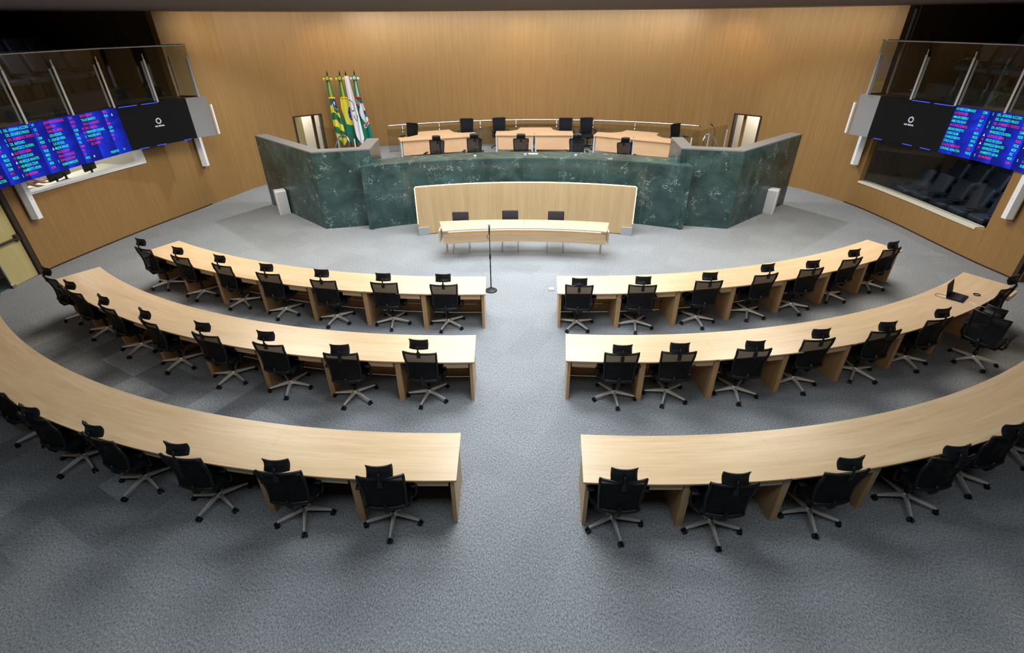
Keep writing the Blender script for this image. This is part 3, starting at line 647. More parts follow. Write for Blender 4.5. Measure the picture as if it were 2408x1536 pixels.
# parapet walls left and right: outer wing, front face, inner return
def wing(nm, A, Bp, Cp, D, zt=2.07, th=.33):
    t = thing('marble_parapet', 'green marble parapet wall on the %s side of the dais' % nm, 'wall', (*Bp, 0))
    sgn = 1 if nm == 'left' else -1
    def seg(name, p, q, extra=0):
        p, q = Vector(p), Vector(q); n = int((q - p).length / .3) + 1
        mb = MB(); mb.ribbon([p + (q - p) * k / n for k in range(n + 1)], th * sgn, 0, zt - .03); return mb.build(name, 'green_marble', t)
    A_, B_, C_, D_ = [Vector(k) for k in (A, Bp, Cp, D)]
    seg('outer_wing', A_, B_); seg('front_face', B_, C_); seg('inner_return', C_, D_)
    # mitred coping slab
    def off(p, q, r):
        out = []
        L = [p, q, r]
    mb = MB()
    line = [A_, B_, C_, D_]; N = []
    inner = []
    for i in range(4):
        ds = []
        if i > 0: ds.append((line[i] - line[i - 1]).normalized())
        if i < 3: ds.append((line[i + 1] - line[i]).normalized())
        ns = [Vector((-d.y, d.x)) * sgn for d in ds]; m_ = sum(ns, Vector((0, 0))); m_ = m_.normalized(); inner.append(line[i] + m_ * (th / max(.35, m_.dot(ns[0]))))
    for i in range(3):
        a, c, d, e = line[i], line[i + 1], inner[i + 1], inner[i]
        mb.hexa([(*a, zt - .03), (*c, zt - .03), (*d, zt - .03), (*e, zt - .03), (*a, zt), (*c, zt), (*d, zt), (*e, zt)])
    mb.build('coping', 'coping_grey', t)
wing('left', (-7.9, -2.9), (-5.42, -5.13), (-4.0, -4.76), (-4.10, -3.36))
wing('right', (8.1, -2.95), (5.64, -5.11), (4.15, -4.76), (4.24, -3.34))
# curved marble counter
def circ3(p, q, r):
    ax, ay, bx_, by, cx, cy = *p, *q, *r; d = 2 * (ax * (by - cy) + bx_ * (cy - ay) + cx * (ay - by))
    ux = ((ax * ax + ay * ay) * (by - cy) + (bx_ * bx_ + by * by) * (cy - ay) + (cx * cx + cy * cy) * (ay - by)) / d
    uy = ((ax * ax + ay * ay) * (cx - bx_) + (bx_ * bx_ + by * by) * (ax - cx) + (cx * cx + cy * cy) * (bx_ - ax)) / d
    return (ux, uy), math.dist((ux, uy), p)
def arcpts(p, q, r, n=40, dr=0):
    c, Rr = circ3(p, q, r); a0 = math.atan2(p[1] - c[1], p[0] - c[0]); a1 = math.atan2(r[1] - c[1], r[0] - c[0])
    am = math.atan2(q[1] - c[1], q[0] - c[0])
    return [Vector((c[0] + (Rr + dr) * cos(a0 + (a1 - a0) * k / n), c[1] + (Rr + dr) * sin(a0 + (a1 - a0) * k / n))) for k in range(n + 1)]
CF = arcpts((-4.20, -5.17), (.09, -4.22), (4.40, -5.17))
t = thing('marble_counter', 'long curved green marble counter in front of the dais', 'counter', (0, -4.2, 0))
mb = MB(); mb.ribbon(CF, .12, 0, 1.665); mb.build('front_panel', 'green_marble', t)
CI = arcpts((-4.11, -4.38), (.09, -3.42), (4.31, -4.33))
mb = MB(); zt = 1.70
for k in range(40):
    a, c, d, e = CF[k], CF[k + 1], CI[k + 1], CI[k]
    mb.hexa([(*a, 1.665), (*c, 1.665), (*d, 1.665), (*e, 1.665), (*a, zt), (*c, zt), (*d, zt), (*e, zt)])
mb.build('counter_top', 'marble_top', t)
for p, q in ((CF[0], CI[0]), (CF[-1], CI[-1])):
    mb = MB(); mb.ribbon([p, q], .10 if p.x > 0 else -.10, 0, 1.665); mb.build('end_panel', 'green_marble', t)
def gooseneck(x, y, z, h, lab, tip=(.05, -.12), zr=0):
    t = thing('gooseneck_microphone', lab, 'microphone', (x, y, z), 'gooseneck microphones on the marble counter')
    mb = MB(); mb.lathe([(.0, 0), (.05, 0), (.048, .015), (.02, .028), (0, .03)], (x, y, z), 14); mb.build('base', 'brass_light', t)
    mb = MB(); mb.tube([(x + tip[0] * s_ ** 2, y + tip[1] * s_ ** 2, z + .02 + h * s_) for s_ in [k / 10 for k in range(11)]], .006, 6); mb.build('neck', 'black_plastic', t)
    mb = MB(); mb.cyl((x + tip[0], y + tip[1], z + h), (x + tip[0] * 1.3, y + tip[1] * 1.3, z + h + .06), .014); mb.build('capsule', 'black_plastic', t)
gooseneck(-1.31, -3.93, 1.70, .20, 'gooseneck microphone on the counter, second chair from the left end')
gooseneck(.10, -3.76, 1.70, .26, 'gooseneck microphone at the centre of the marble counter')
gooseneck(1.51, -3.87, 1.70, .48, 'tall gooseneck microphone on the right half of the marble counter', (-.02, -.05))
mb = MB(); mb.rbox((.32, -3.72, 1.706), (.26, .12, .012), .004, 1); tag(mb.build('name_plate', 'cream_paint', None, (.32, -3.72, 1.70)), 'small pale tray lying on the marble counter beside the centre microphone', 'tray')
t = thing('microphone_stand', 'slim black microphone stand beside the right stair rail of the dais', 'microphone stand', (5.95, -1.9, 0))
mb = MB(); mb.lathe([(0, 0), (.12, 0), (.12, .02), (.02, .04), (0, .04)], (5.95, -1.9, 0), 20); mb.build('base', 'black_plastic', t)
mb = MB(); mb.cyl((5.95, -1.9, .03), (5.95, -1.9, 1.5), .011); mb.tube([(5.95, -1.9, 1.5), (5.97, -1.9, 1.75), (5.95, -1.9, 2.0), (5.86, -1.9, 2.12)], .006, 6); mb.build('pole', 'black_plastic', t)
mb = MB(); mb.cyl((5.86, -1.9, 2.12), (5.77, -1.9, 2.18), .015); mb.build('microphone_head', 'black_plastic', t)
# curved wooden screen with LED edge
SC = arcpts((-2.74, -5.6), (0.05, -5.16), (2.92, -5.6), 36)
t = thing('wooden_screen', 'curved pale wood screen with a glowing edge strip in front of the marble', 'screen', (0, -5.2, 0))
mb = MB(); mb.ribbon(SC, .05, .02, 1.285); mb.build('screen_panel', 'wood_light', t)
mb = MB()
for k in range(36):
    a, c = SC[k], SC[k + 1]; mb.box(((a.x + c.x) / 2, (a.y + c.y) / 2 + .07, 1.28), ((c - a).length, .03, .02), math.atan2(c.y - a.y, c.x - a.x))
for p, sd in ((SC[0], -1), (SC[-1], 1)): mb.box((p.x + sd * .012, p.y + .035, .79), (.02, .05, .96))
mb.build('led_strip', 'led_strip', t)
for p, sd in ((SC[0], -1), (SC[-1], 1)):
    mb = MB(); mb.box((p.x - sd * .12, p.y - .02 + .05, .11), (.28, .10, .22), -sd * .25); mb.build('steel_foot', 'grey_metal', t)
# low curved desk before it
DN = arcpts((-1.84, -7.28), (.07, -7.09), (1.97, -7.32), 30); DF = arcpts((-2.00, -6.63), (.10, -6.50), (2.11, -6.72), 30)
t = thing('curved_clerk_desk', 'pale wood curved desk with a lit front panel before the wooden screen', 'desk', (0, -6.9, 0))
for half in (0, 1):
    mb = MB()
    for k in range(15 * half, 15 * half + 15):
        a, c, d, e = DN[k], DN[k + 1], DF[k + 1], DF[k]
        if half == 1 and k == 15: a = a + (c - a) * .06; e = e + (d - e) * .06
        mb.hexa([(*a, .725), (*c, .725), (*d, .725), (*e, .725), (*a, .755), (*c, .755), (*d, .755), (*e, .755)])
        for q in (-6, -5): pass
    for i in range(len(mb.uv)): mb.uv[i] = [(mb.v[j][0], mb.v[j][1] + mb.v[j][2]) for j in mb.f[i]]
    mb.build('tabletop', 'wood_desk', t)
    mb = MB(); mb.ribbon([p + Vector((0, .06)) for p in DN[15 * half:15 * half + 16]], .03, .40, .70)
    for i in range(len(mb.uv)): mb.uv[i] = [(mb.v[j][0], mb.v[j][2]) for j in mb.f[i]]
    mb.build('front_panel', 'wood_desk', t)
mb = MB(); mb.ribbon([p + Vector((0, .035)) for p in DN[1:-1]], .02, .700, .722); mb.build('led_strip', 'led_strip', t)
mb = MB(); mb.ribbon([p + Vector((0, -.004)) for p in DN], .004, .725, .757); mb.build('metal_edge', 'light_grey_metal', t)
for x, y, yy in ((-1.93, -6.95, -6.78), (2.03, -7.02, -6.86)):
    mb = MB(); mb.box((x, y + .02, .575), (.035, .50, .29)); mb.build('side_panel', 'wood_desk', t)
    mb = MB(); mb.box((x * .96, yy + .10, .36), (.04, .05, .725)); mb.build('leg', 'light_grey_metal', t)
# floor loudspeakers
for x, y, rz, nm in ((-7.12, -3.83, .62, 'left'), (7.30, -3.77, -.62, 'right')):
    t = thing('floor_loudspeaker', 'white floor loudspeaker standing against the %s marble parapet' % nm, 'loudspeaker', (x, y, 0), 'white floor loudspeakers'); t.rotation_euler[2] = rz
    mb = MB(); mb.rbox((0, 0, .36), (.30, .28, .72), .015, 2); mb.build('cabinet', 'white_paint', t, (0, 0, 0)).location = (0, 0, 0)
    mb = MB(); mb.rbox((0, -.143, .36), (.26, .012, .66), .005, 2); mb.build('grille', 'grille', t, (0, 0, 0)).location = (0, 0, 0) if 'grille' in MAT else None
# rear curved glass balustrade
RA = arcpts((-4.85, .60), (.04, 1.80), (6.25, .35), 60)
RA = [p for p in RA]
t = thing('curved_glass_balustrade', 'long curved glass balustrade with a steel rail behind the dais desks', 'balustrade', (0, 1.8, ZS))
mb = MB(); mb.tube([(*p, 1.72) for p in RA], .028, 10); mb.build('handrail', 'steel', t)
for k in range(8):
    i0, i1 = int(k * 7.5), int((k + 1) * 7.5)
    mb = MB(); mb.ribbon(RA[i0:i1 + 1], .012, ZS + .04, 1.60); mb.build('glass_panel', 'glass', t)
    p = RA[i0 + 3]; mb = MB(); mb.cyl((p.x, p.y - .02, 1.35), (p.x, p.y - .02, 1.70), .012); mb.cyl((p.x, p.y - .03, 1.40), (p.x, p.y - .03, 1.52), .022); mb.box((p.x, p.y - .02, 1.05), (.02, .02, .52)); mb.build('post', 'steel', t)
mb = MB(); mb.ribbon([p + Vector((0, -.01)) for p in RA], .03, ZS, ZS + .05); mb.build('bottom_rail', 'steel', t)
# stair glass and handrails
for sg in (-1, 1):
    nm = 'left' if sg < 0 else 'right'
    t = thing('stair_balustrade', 'glass stair balustrade beside the %s door of the dais' % nm, 'balustrade', (sg * 6.5, -.6, 0))
    for a, c in (((sg * 7.0, -.1), (sg * 6.2, -.75)), ((sg * 6.15, -.8), (sg * 5.4, -1.5))):
        mb = MB(); mb.ribbon([Vector(a), Vector(c)], .012, .02, 1.85); mb.build('glass_panel', 'glass', t)
    for a in ((sg * 7.0, -.12), (sg * 6.18, -.8), (sg * 5.4, -1.52)):
        mb = MB(); mb.box((a[0], a[1], .85), (.045, .012, 1.7), -sg * .7); mb.build('post', 'light_grey_metal', t)
    t = thing('stair_handrail', 'bent steel stair handrail behind the %s marble parapet' % nm, 'handrail', (sg * 5.3, -2.8, 0))
    o_ = -.0 if sg < 0 else .18
    x0 = sg * 5.42 + o_
    mb = MB(); mb.tube([(x0 + sg * .55, -2.2, 1.35), (x0 + sg * .1, -2.55, 1.95), (x0 - sg * .05, -2.65, 2.03), (x0 - sg * .22, -2.8, 2.0), (x0 - sg * .28, -2.85, 1.9), (x0 - sg * .25, -2.85, 1.55), (x0 + sg * .0, -2.6, 1.55), (x0 + sg * .25, -2.4, 1.3)], .02, 8); mb.build('rail', 'steel', t)
    mb = MB(); mb.cyl((x0 + sg * .02, -2.6, 0), (x0 + sg * .02, -2.6, 1.56), .02); mb.build('post', 'steel', t)
    t = thing('stair_steps', 'carpeted steps rising to the dais behind the %s parapet' % nm, 'steps', (sg * 5.6, -2.9, 0))
    for k in range(4):
        mb = MB(); mb.box((sg * (5.35 + .0), -3.6 + .42 * k + .5, .08 + .09 * k), (.95, .42, .17 + .17 * k)); mb.build('step', 'carpet', t)
# flags
FM = {'y': ('flag_yellow', (.72, .66, .06)), 'o': ('flag_gold', (.80, .52, .02)), 'g': ('flag_green', (.015, .17, .085)), 'd': ('flag_deep_green', (.01, .17, .12)), 'b': ('flag_blue', (.02, .035, .30)), 'w': ('flag_white', (.72, .73, .80)), 'r': ('flag_red', (.55, .03, .04)), 'k': ('flag_ink', (.03, .04, .06))}
for k_, (n_, c_) in FM.items(): mat(n_, c_, .75, spec=.2)
def f_goias(u, v):
    if v < .02: return 'o'
    if v < .30 and u > .45: 
        return 'w' if (abs(u - .72) < .12 and abs(v - .10) < .022) or (abs(u - .70) < .05 and abs(v - .10) < .05) else 'b' if v < .17 + .1 * (u - .45) else ('y' if (v * 5.2 - u * .8) % 1 < .5 else 'g')
    s_ = v * 3.1 - (u * .8 if u > .42 else .5 - u * .3)
    return 'y' if s_ % 1 < .5 else 'g'
def f_brasil(u, v):
    if v < .02: return 'o'
    lim = .0 if v < .22 else (v - .22) * .85
    if v > .56 - .0 * u: return 'd'
    if u < lim: return 'd'
    if ((u - .98) / .42) ** 2 + ((v - .33) / .16) ** 2 < 1:
        return 'w' if (int(u * 40) * 7 + int(v * 60) * 13) % 29 == 0 else 'b'
    return 'y'
def f_white(u, v):
    if ((u - .25) / .42) ** 2 + ((v - .42) / .09) ** 2 < 1 and not ((u - .25) / .34) ** 2 + ((v - .42) / .075) ** 2 < 1: return 'k'
    if ((u - .62) / .26) ** 2 + ((v - .58) / .05) ** 2 < 1 and not ((u - .62) / .18) ** 2 + ((v - .575) / .038) ** 2 < 1 and v > .56: return 'k'
    return 'w'
def f_goiania(u, v):
    if v < .025: return 'r'
    for v0, s_ in ((.12, .45), (.66, -.55)):
        d_ = v - (v0 + s_ * (u - .3) * .35)
        if abs(d_) < .022 and ((s_ > 0 and u < .5) or (s_ < 0 and u > .45)): return 'r'
        if abs(d_) < .040 and ((s_ > 0 and u < .55) or (s_ < 0 and u > .4)): return 'w'
    if abs(u - .62) / .5 + abs(v - .33) / .22 < 1 or (u > .6 and .12 < v < .55 and u > .6 + abs(v - .35) * .6):
        return 'b' if (u > .75 and .28 < v < .36) else ('d' if (u > .8 and .36 <= v < .42) else 'w')
    return 'd'
def flag(name_lab, x, y, rib, fn, w_top, w_bot, zb, plain=False, shift=0):
    t = thing('flag', name_lab, 'flag', (x, y, ZS), 'flags standing beside the dais')
    zt = 3.52
    mb = MB(); mb.cyl((x, y, ZS + .05), (x, y, zt - .22), .014); mb.build('pole', 'dark_frame', t)
    mb = MB(); mb.lathe([(0, 0), (.02, .0), (.02, .03), (.008, .05), (.028, .10), (.016, .16), (0, .24)], (x, y, zt - .24), 8); mb.build('finial', 'black_plastic', t)
    mb = MB(); mb.lathe([(0, 0), (.16, 0), (.15, .03), (.04, .06), (.03, .12), (0, .12)], (x, y, ZS), 16); mb.build('stand', 'dark_frame', t)
    if not plain:
        ks = [k for k in FM]
        mb = MB()
        for sd in (-1, 1): mb.rbox((x + sd * .11, y - .05, 3.24), (.10, .03, .07), .012, 2); 
        o = mb.build('rosette_loops', FM[rib[1]][0], t)
        mb = MB(); mb.cyl((x, y - .04, 3.26), (x, y - .075, 3.26), .085, n=20); mb.build('rosette', FM[rib[0]][0], t)
        mb = MB(); mb.cyl((x, y - .07, 3.26), (x, y - .088, 3.26), .05, n=18); mb.build('rosette_centre', FM[rib[1]][0], t)
        mb = MB(); mb.cyl((x, y - .085, 3.26), (x, y - .094, 3.26), .018, n=12); mb.build('rosette_button', FM[rib[0]][0], t)
        mb = MB(); mb.grid(lambda u, v: (x + (u - .5) * (.12 + .10 * v) + .02 * v, y - .04 - .02 * cos(u * 9), 3.20 - .56 * v), 12, 8, True, mif=lambda u, v: 0 if abs(u - .55) > .2 else 1)
        mb.build('ribbon', [FM[rib[0]][0], FM[rib[1]][0]], t)
        mb = MB(); mb.rbox((x + .03, y - .045, 2.64), (.22, .05, .05), .015, 2); mb.build('ribbon_knot', FM[rib[2]][0], t)
        z1 = 2.64
    else: z1 = 3.34
    ks = list(FM)
    def P_(u, v):
        wd = w_top + (w_bot - w_top) * min(1, v * 1.6); c_ = .03 + shift * v
        z = z1 - (z1 - zb) * v * (1 - .16 * abs(u - .62) * v * 2) ; fold = .028 * sin(u * 11 + v * 3) * (.3 + v)
        return (x + c_ + (u - .5) * wd, y - .05 + fold, z)
    mb = MB(); mb.grid(P_, 44, 90, True, mif=lambda u, v: ks.index(fn(u, v)))
    o = mb.build('cloth', [FM[k][0] for k in ks], t)
    return t
flag('green and yellow striped flag, leftmost of the four flags', -6.69, .72, ('g', 'o', 'o'), f_goias, .20, .36, 1.0, shift=.10)
flag('green flag with a yellow diamond and blue disc, second from left', -6.27, .75, ('g', 'o', 'o'), f_brasil, .28, .50, 1.0, shift=.10)
flag('plain white flag with thin dark drawing, third of the four flags', -6.02, .62, ('w', 'w', 'w'), f_white, .15, .28, 1.02, plain=True, shift=.14)
flag('green flag with a red and white band, rightmost of the four flags', -5.80, .88, ('g', 'w', 'r'), f_goiania, .20, .38, 1.05, shift=.14)
# rear desks on the dais
RD_ = {'left': [(-4.03, -1.07), (-4.21, -.58), (-3.85, -.38), (-3.62, -.05), (-3.73, .50), (-2.65, .90), (-2.42, .40), (-2.1, .28), (-1.68, .39), (-1.51, -.23)],
       'centre': [(-.92, -.12), (-.92, .58), (-.43, .60), (-.16, .80), (-.07, 1.24), (1.06, 1.24), (1.12, .80), (1.32, .58), (1.80, .54), (1.76, -.18)],
       'right': [(2.44, -.25), (2.66, .34), (3.10, .20), (3.5, .33), (3.75, .66), (4.75, .14), (4.58, -.28), (4.70, -.68), (5.10, -.96), (4.82, -1.52)]}
for nm, P_ in RD_.items():
    a, z_ = Vector(P_[0]), Vector(P_[-1]); d = (z_ - a).normalized(); n = Vector((-d.y, d.x)); m_ = (a + z_) / 2; L = (z_ - a).length
    t = thing('dais_desk', 'pale pink-toned wood desk with grey legs, %s one of the three on the dais' % nm, 'desk', (m_.x, m_.y, ZS), 'desks on the dais')
    mb = MB(); mb.poly(P_, ZS + .715, ZS + .745); mb.build('tabletop', 'wood_rear', t)
    rz = math.atan2(d.y, d.x)
    for k in (0, 1):
        c = a + d * (L * (.25 + .5 * k)) + n * .05; mb = MB(); mb.box((c.x, c.y, ZS + .48), (L * .5 - .16, .02, .46), rz); mb.build('modesty_panel', 'wood_rear', t)
    for k in (.03, L / 2 - .06, L / 2 + .06, L - .03):
        c = a + d * k + n * .06; mb = MB(); mb.box((c.x, c.y, ZS + .357), (.05, .06, .715), rz)
        c2 = c + n * .40; mb.box((c2.x, c2.y, ZS + .357), (.04, .04, .715), rz); mb.box(((c.x + c2.x) / 2, (c.y + c2.y) / 2, ZS + .03), (.04, .40, .03), rz); mb.build('leg', 'light_grey_metal', t)
    mb = MB(); c = a + d * (L * .5) + n * .22; mb.cyl((c.x, c.y, ZS + .745), (c.x, c.y, ZS + .748), .03); mb.build('cable_grommet', 'black_plastic', t)
# ================================================================== CURVED BENCH DESKS
HF = {'1L': ((-1.228, 2.704), 13.132, -1, 2.43, -4.82, 7), '1R': ((1.111, 2.583), 12.975, 1, -1.87, 4.84, 7),
      '2L': ((-1.235, -.093), 12.434, -1, 2.48, -5.08, 8), '2R': ((1.5, -.041), 12.456, 1, -3.75, 5.03, 8),
      '3L': ((-1.126, -1.93), 12.772, -1, 1.86, -4.97, 9), '3R': ((1.356, -2.542), 12.179, 1, -3.05, 5.20, 9)}
ROWN = {'1': 'front', '2': 'middle', '3': 'rear'}
def bench(k):
    c, Ro, sg, a0, da, n = HF[k]; dep = .725; Ri = Ro - dep
    nm = '%s row, %s of the aisle' % (ROWN[k[0]], 'left' if sg < 0 else 'right')
    am = R(a0 + da * n / 2); t = thing('curved_bench_desk', 'long curved oak bench desk, ' + nm, 'desk', (c[0] + Ro * sin(am), c[1] - Ro * cos(am), 0), 'curved oak bench desks')
    ov = R(.15) * sg
    secs = {'1L': [0, 2, 4, 6, 7], '1R': [0, 2, 4, 6, 7]}.get(k, list(range(0, n + 1, 2)) + ([n] if n % 2 else []))
    for s0, s1 in zip(secs, secs[1:]):
        x, y = R(a0 + da * s0), R(a0 + da * s1)
        if s0 == 0: x -= ov
        if s1 == n: y += ov
        lo, hi = min(x, y), max(x, y); g = .0015 / Ro
        mb = MB(); mb.arc(c, Ri, Ro, lo + g * .4, hi - g * .4, .722, .750, 24); mb.build('tabletop', 'wood_desk', t)
    lo, hi = sorted((R(a0), R(a0 + da * n)))
    mb = MB(); mb.arc(c, Ri + .06, Ri + .085, lo, hi, .015, .712, 60); mb.build('modesty_panel', 'wood_panel', t)
    for i in range(n + 1):
        a = R(a0 + da * i); end = i in (0, n); th = .045 if end else .085
        if end: a += (-sg if i == n else sg) * .022 / Ro
        r0, r1 = Ri + (.03 if end else .085), Ro - .045
        x0, y0, x1, y1 = c[0] + r0 * sin(a), c[1] - r0 * cos(a), c[0] + r1 * sin(a), c[1] - r1 * cos(a)
        rm = (r0 + r1) / 2; mb = MB(); mb.box((c[0] + rm * sin(a), c[1] - rm * cos(a), .356), (th, r1 - r0, .712), a)
        for f in range(len(mb.uv)): mb.uv[f] = [((mb.v[j][0] + mb.v[j][1]) * 1.0, mb.v[j][2]) for j in mb.f[f]]
        mb.build('end_panel' if end else 'divider', 'wood_panel', t)
    for i in range(n):
        # shallow drawer hung beside each seat
        a = R(a0 + da * (i + (.78 if sg < 0 else .22 if 0 else .78))) if sg > 0 else R(a0 + da * (i + .22))
        rm = Ro - .205; opened = (k == '2R' and i == n - 1)
        if opened: rm += .16
        w_ = .36; mb = MB(); mb.box((c[0] + rm * sin(a), c[1] - rm * cos(a), .672), (w_, .34, .095), a)
        if k == '2R' and i == 0:
            mb = MB(); a = R(a0 + da * .22); mb.box((c[0] + rm * sin(a), c[1] - rm * cos(a), .672), (w_, .34, .095), a)
        for f in range(len(mb.uv)): mb.uv[f] = [(mb.v[j][0], mb.v[j][2]) for j in mb.f[f]]
        mb.build('drawer', 'wood_desk', t)
        aa, ab = R(a0 + da * i) + sg * .05 / Ro, R(a0 + da * (i + 1)) - sg * .05 / Ro; rr = Ri + .16
        mb = MB(); mb.tube([(c[0] + rr * sin(aa + (ab - aa) * q / 6), c[1] - rr * cos(aa + (ab - aa) * q / 6), .24) for q in range(7)], .011, 6); mb.build('footrest_bar', 'steel', t)
    return t
for k in HF: bench(k)
# ================================================================== CHAIRS
def tree_chair(label, head=True, base='chrome', tall=0, solid=False):
    t = thing('office_chair', label, 'chair')
    mb = MB(); mb.rbox((0, .03, .445), (.49, .47, .075), .032, 4); mb.build('seat', 'black_fabric', t)
    mb = MB(); mb.rbox((0, -.02, .385), (.20, .28, .05), .02, 2); mb.tube([(0, -.12, .385), (0, -.23, .40), (0, -.262, .46), (0, -.262, .55)], [.03, .03, .026, .02], 8); mb.build('tilt_mechanism', 'black_plastic', t)
    mb = MB(); mb.cyl((0, 0, .10), (0, 0, .24), .026); mb.cyl((0, 0, .24), (0, 0, .37), .018); mb.build('gas_column', 'black_plastic', t)
    mb = MB(); mb.lathe([(0, .065), (.04, .065), (.046, .10), (.04, .135), (.028, .14)], (0, 0, 0), 16); mb.build('base_hub', base, t)
    for k in range(5):
        a = R(-90 + 72 * k); ca, sa = cos(a), sin(a)
        def Q(r, w, z): return (ca * r - sa * w, sa * r + ca * w, z)
        mb = MB(); mb.hexa([Q(.03, -.024, .085), Q(.315, -.011, .068), Q(.315, .011, .068), Q(.03, .024, .085), Q(.03, -.016, .132), Q(.315, -.007, .088), Q(.315, .007, .088), Q(.03, .016, .132)])
        arm = mb.build('base_arm', base, t); arm['star'] = k
        mb = MB()
        for wv in (-.018, .018): mb.cyl(Q(.325, wv - .009, .029), Q(.325, wv + .009, .029), .028, n=14)
        mb.cyl(Q(.31, 0, .03), Q(.31, 0, .072), .011, n=8); mb.build('caster', 'black_plastic', t)
    zt = .965 + tall
    def back(u, v):   # u -1..1, v 0..1
        z = .455 + (zt - .455) * v; hw = .205 + .032 * v
        y = -.245 + .028 * sin(pi * min(1, v * 1.25)) - .035 * v * v + .032 * u * u + (.012 * (abs(u) ** 6) * v ** 4)
        return Vector((u * hw, y, z))
    ring = [back(-1 + 2 * k / 12, 0) for k in range(12)] + [back(1, k / 14) for k in range(14)] + [back(1 - 2 * k / 12, 1) for k in range(12)] + [back(-1, 1 - k / 14) for k in range(14)]
    mb = MB(); mb.tube(ring, .0165, 8, True); mb.tube([back(-1 + 2 * k / 12, .02) + Vector((0, -.004, .012)) for k in range(13)], .022, 8)
    fr = mb.build('back_frame', 'black_plastic', t)
    mb = MB()
    if solid:
        mb.grid(lambda u, v: back((2 * u - 1) * .98, .01 + v * .98) + Vector((0, .022, 0)), 14, 14); mb.grid(lambda u, v: back((2 * u - 1) * .98, .01 + v * .98) + Vector((0, -.016, 0)), 14, 14)
        mb.build('backrest', 'grey_fabric' if solid == 2 else 'black_fabric', t)
    else:
        mb.grid(lambda u, v: back((2 * u - 1) * .97, .01 + v * .98), 14, 14); mb.build('backrest_mesh', 'back_mesh', t)
        mb = MB()
        for zz in (.24, .30, .36, .42): mb.tube([back(-.62 + 1.24 * q / 10, zz) + Vector((0, .02, 0)) for q in range(11)], .008 if zz in (.24, .42) else .006, 6)
        mb.tube([back(0, .12 + .04 * q) + Vector((0, .02, 0)) for q in range(10)], .012, 6); mb.build('lumbar_support', 'black_plastic', t)
    for sd in (-1, 1):
        mb = MB(); mb.tube([(sd * .12, -.02, .385), (sd * .27, -.02, .40), (sd * .295, -.02, .45), (sd * .29, -.01, .62)], [.016, .018, .02, .018], 8); ar = mb.build('armrest', 'black_plastic', t)
        mb = MB(); mb.rbox((sd * .29, .01, .638), (.085, .25, .03), .014, 2); mb.build('armrest_pad', 'black_plastic', ar)
    if head:
        bt = back(0, .97)
        mb = MB(); mb.box((0, bt.y - .018, zt - .045), (.05, .022, .09)); mb.tube([(0, bt.y - .018, zt - .04), (0, bt.y - .024, zt + .04), (0, bt.y + .0, zt + .10)], [.014, .012, .011], 8); mb.build('headrest_stem', 'black_plastic', t)
        hc = Vector((0, bt.y + .03, zt + .10)); M = Matrix.Rotation(R(-12), 3, 'X')
        def hp(u, v, o):   # pad
            x = (2 * u - 1) * .135; z = (v - .5) * .145; y = -.045 * (abs(2 * u - 1) ** 2.2) * -1 - .03 * (2 * v - 1) ** 2
            e = max(0, 1 - ((2 * u - 1) ** 8)) * max(0, 1 - ((2 * v - 1) ** 6)); y = y * .9 + o * (.006 + .016 * e ** .5) * 1
            return hc + M @ Vector((x, y, z))
        mb = MB(); mb.grid(lambda u, v: hp(u, v, 1), 16, 10); mb.grid(lambda u, v: hp(u, v, -1), 16, 10, flip=True)
        for vv in (0, 1): mb.grid(lambda u, v: hp(u, vv, 2 * v - 1), 16, 2)
        for uu in (0, 1): mb.grid(lambda u, v: hp(uu, u, 2 * v - 1), 10, 2)
        mb.build('headrest', 'black_plastic', t)
    return t
def spin(t, rz, star, raise_=0, tilt=0):
    """turn a chair to rz degrees while its five-star base keeps its own direction"""
    t.rotation_euler[2] = R(rz)
    d = R(star - rz + 90)
    for ch in t.children:
        n_ = ch.name.split('.')[0]
        if n_ in ('base_arm', 'caster'): ch.rotation_euler[2] = d
        if n_ == 'headrest': ch.location = (0, 0, raise_)
        if n_ == 'headrest_stem': ch.location = (0, 0, raise_ * .8)
protoA = tree_chair('chair'); firstA = [True]
def chairA(x, y, z, rz, star, label, group, raise_=0):
    t = protoA if firstA[0] else copy_tree(protoA)
    firstA[0] = False; t.location = (x, y, z); tag(t, label, 'chair', group); spin(t, rz, star, raise_); return t
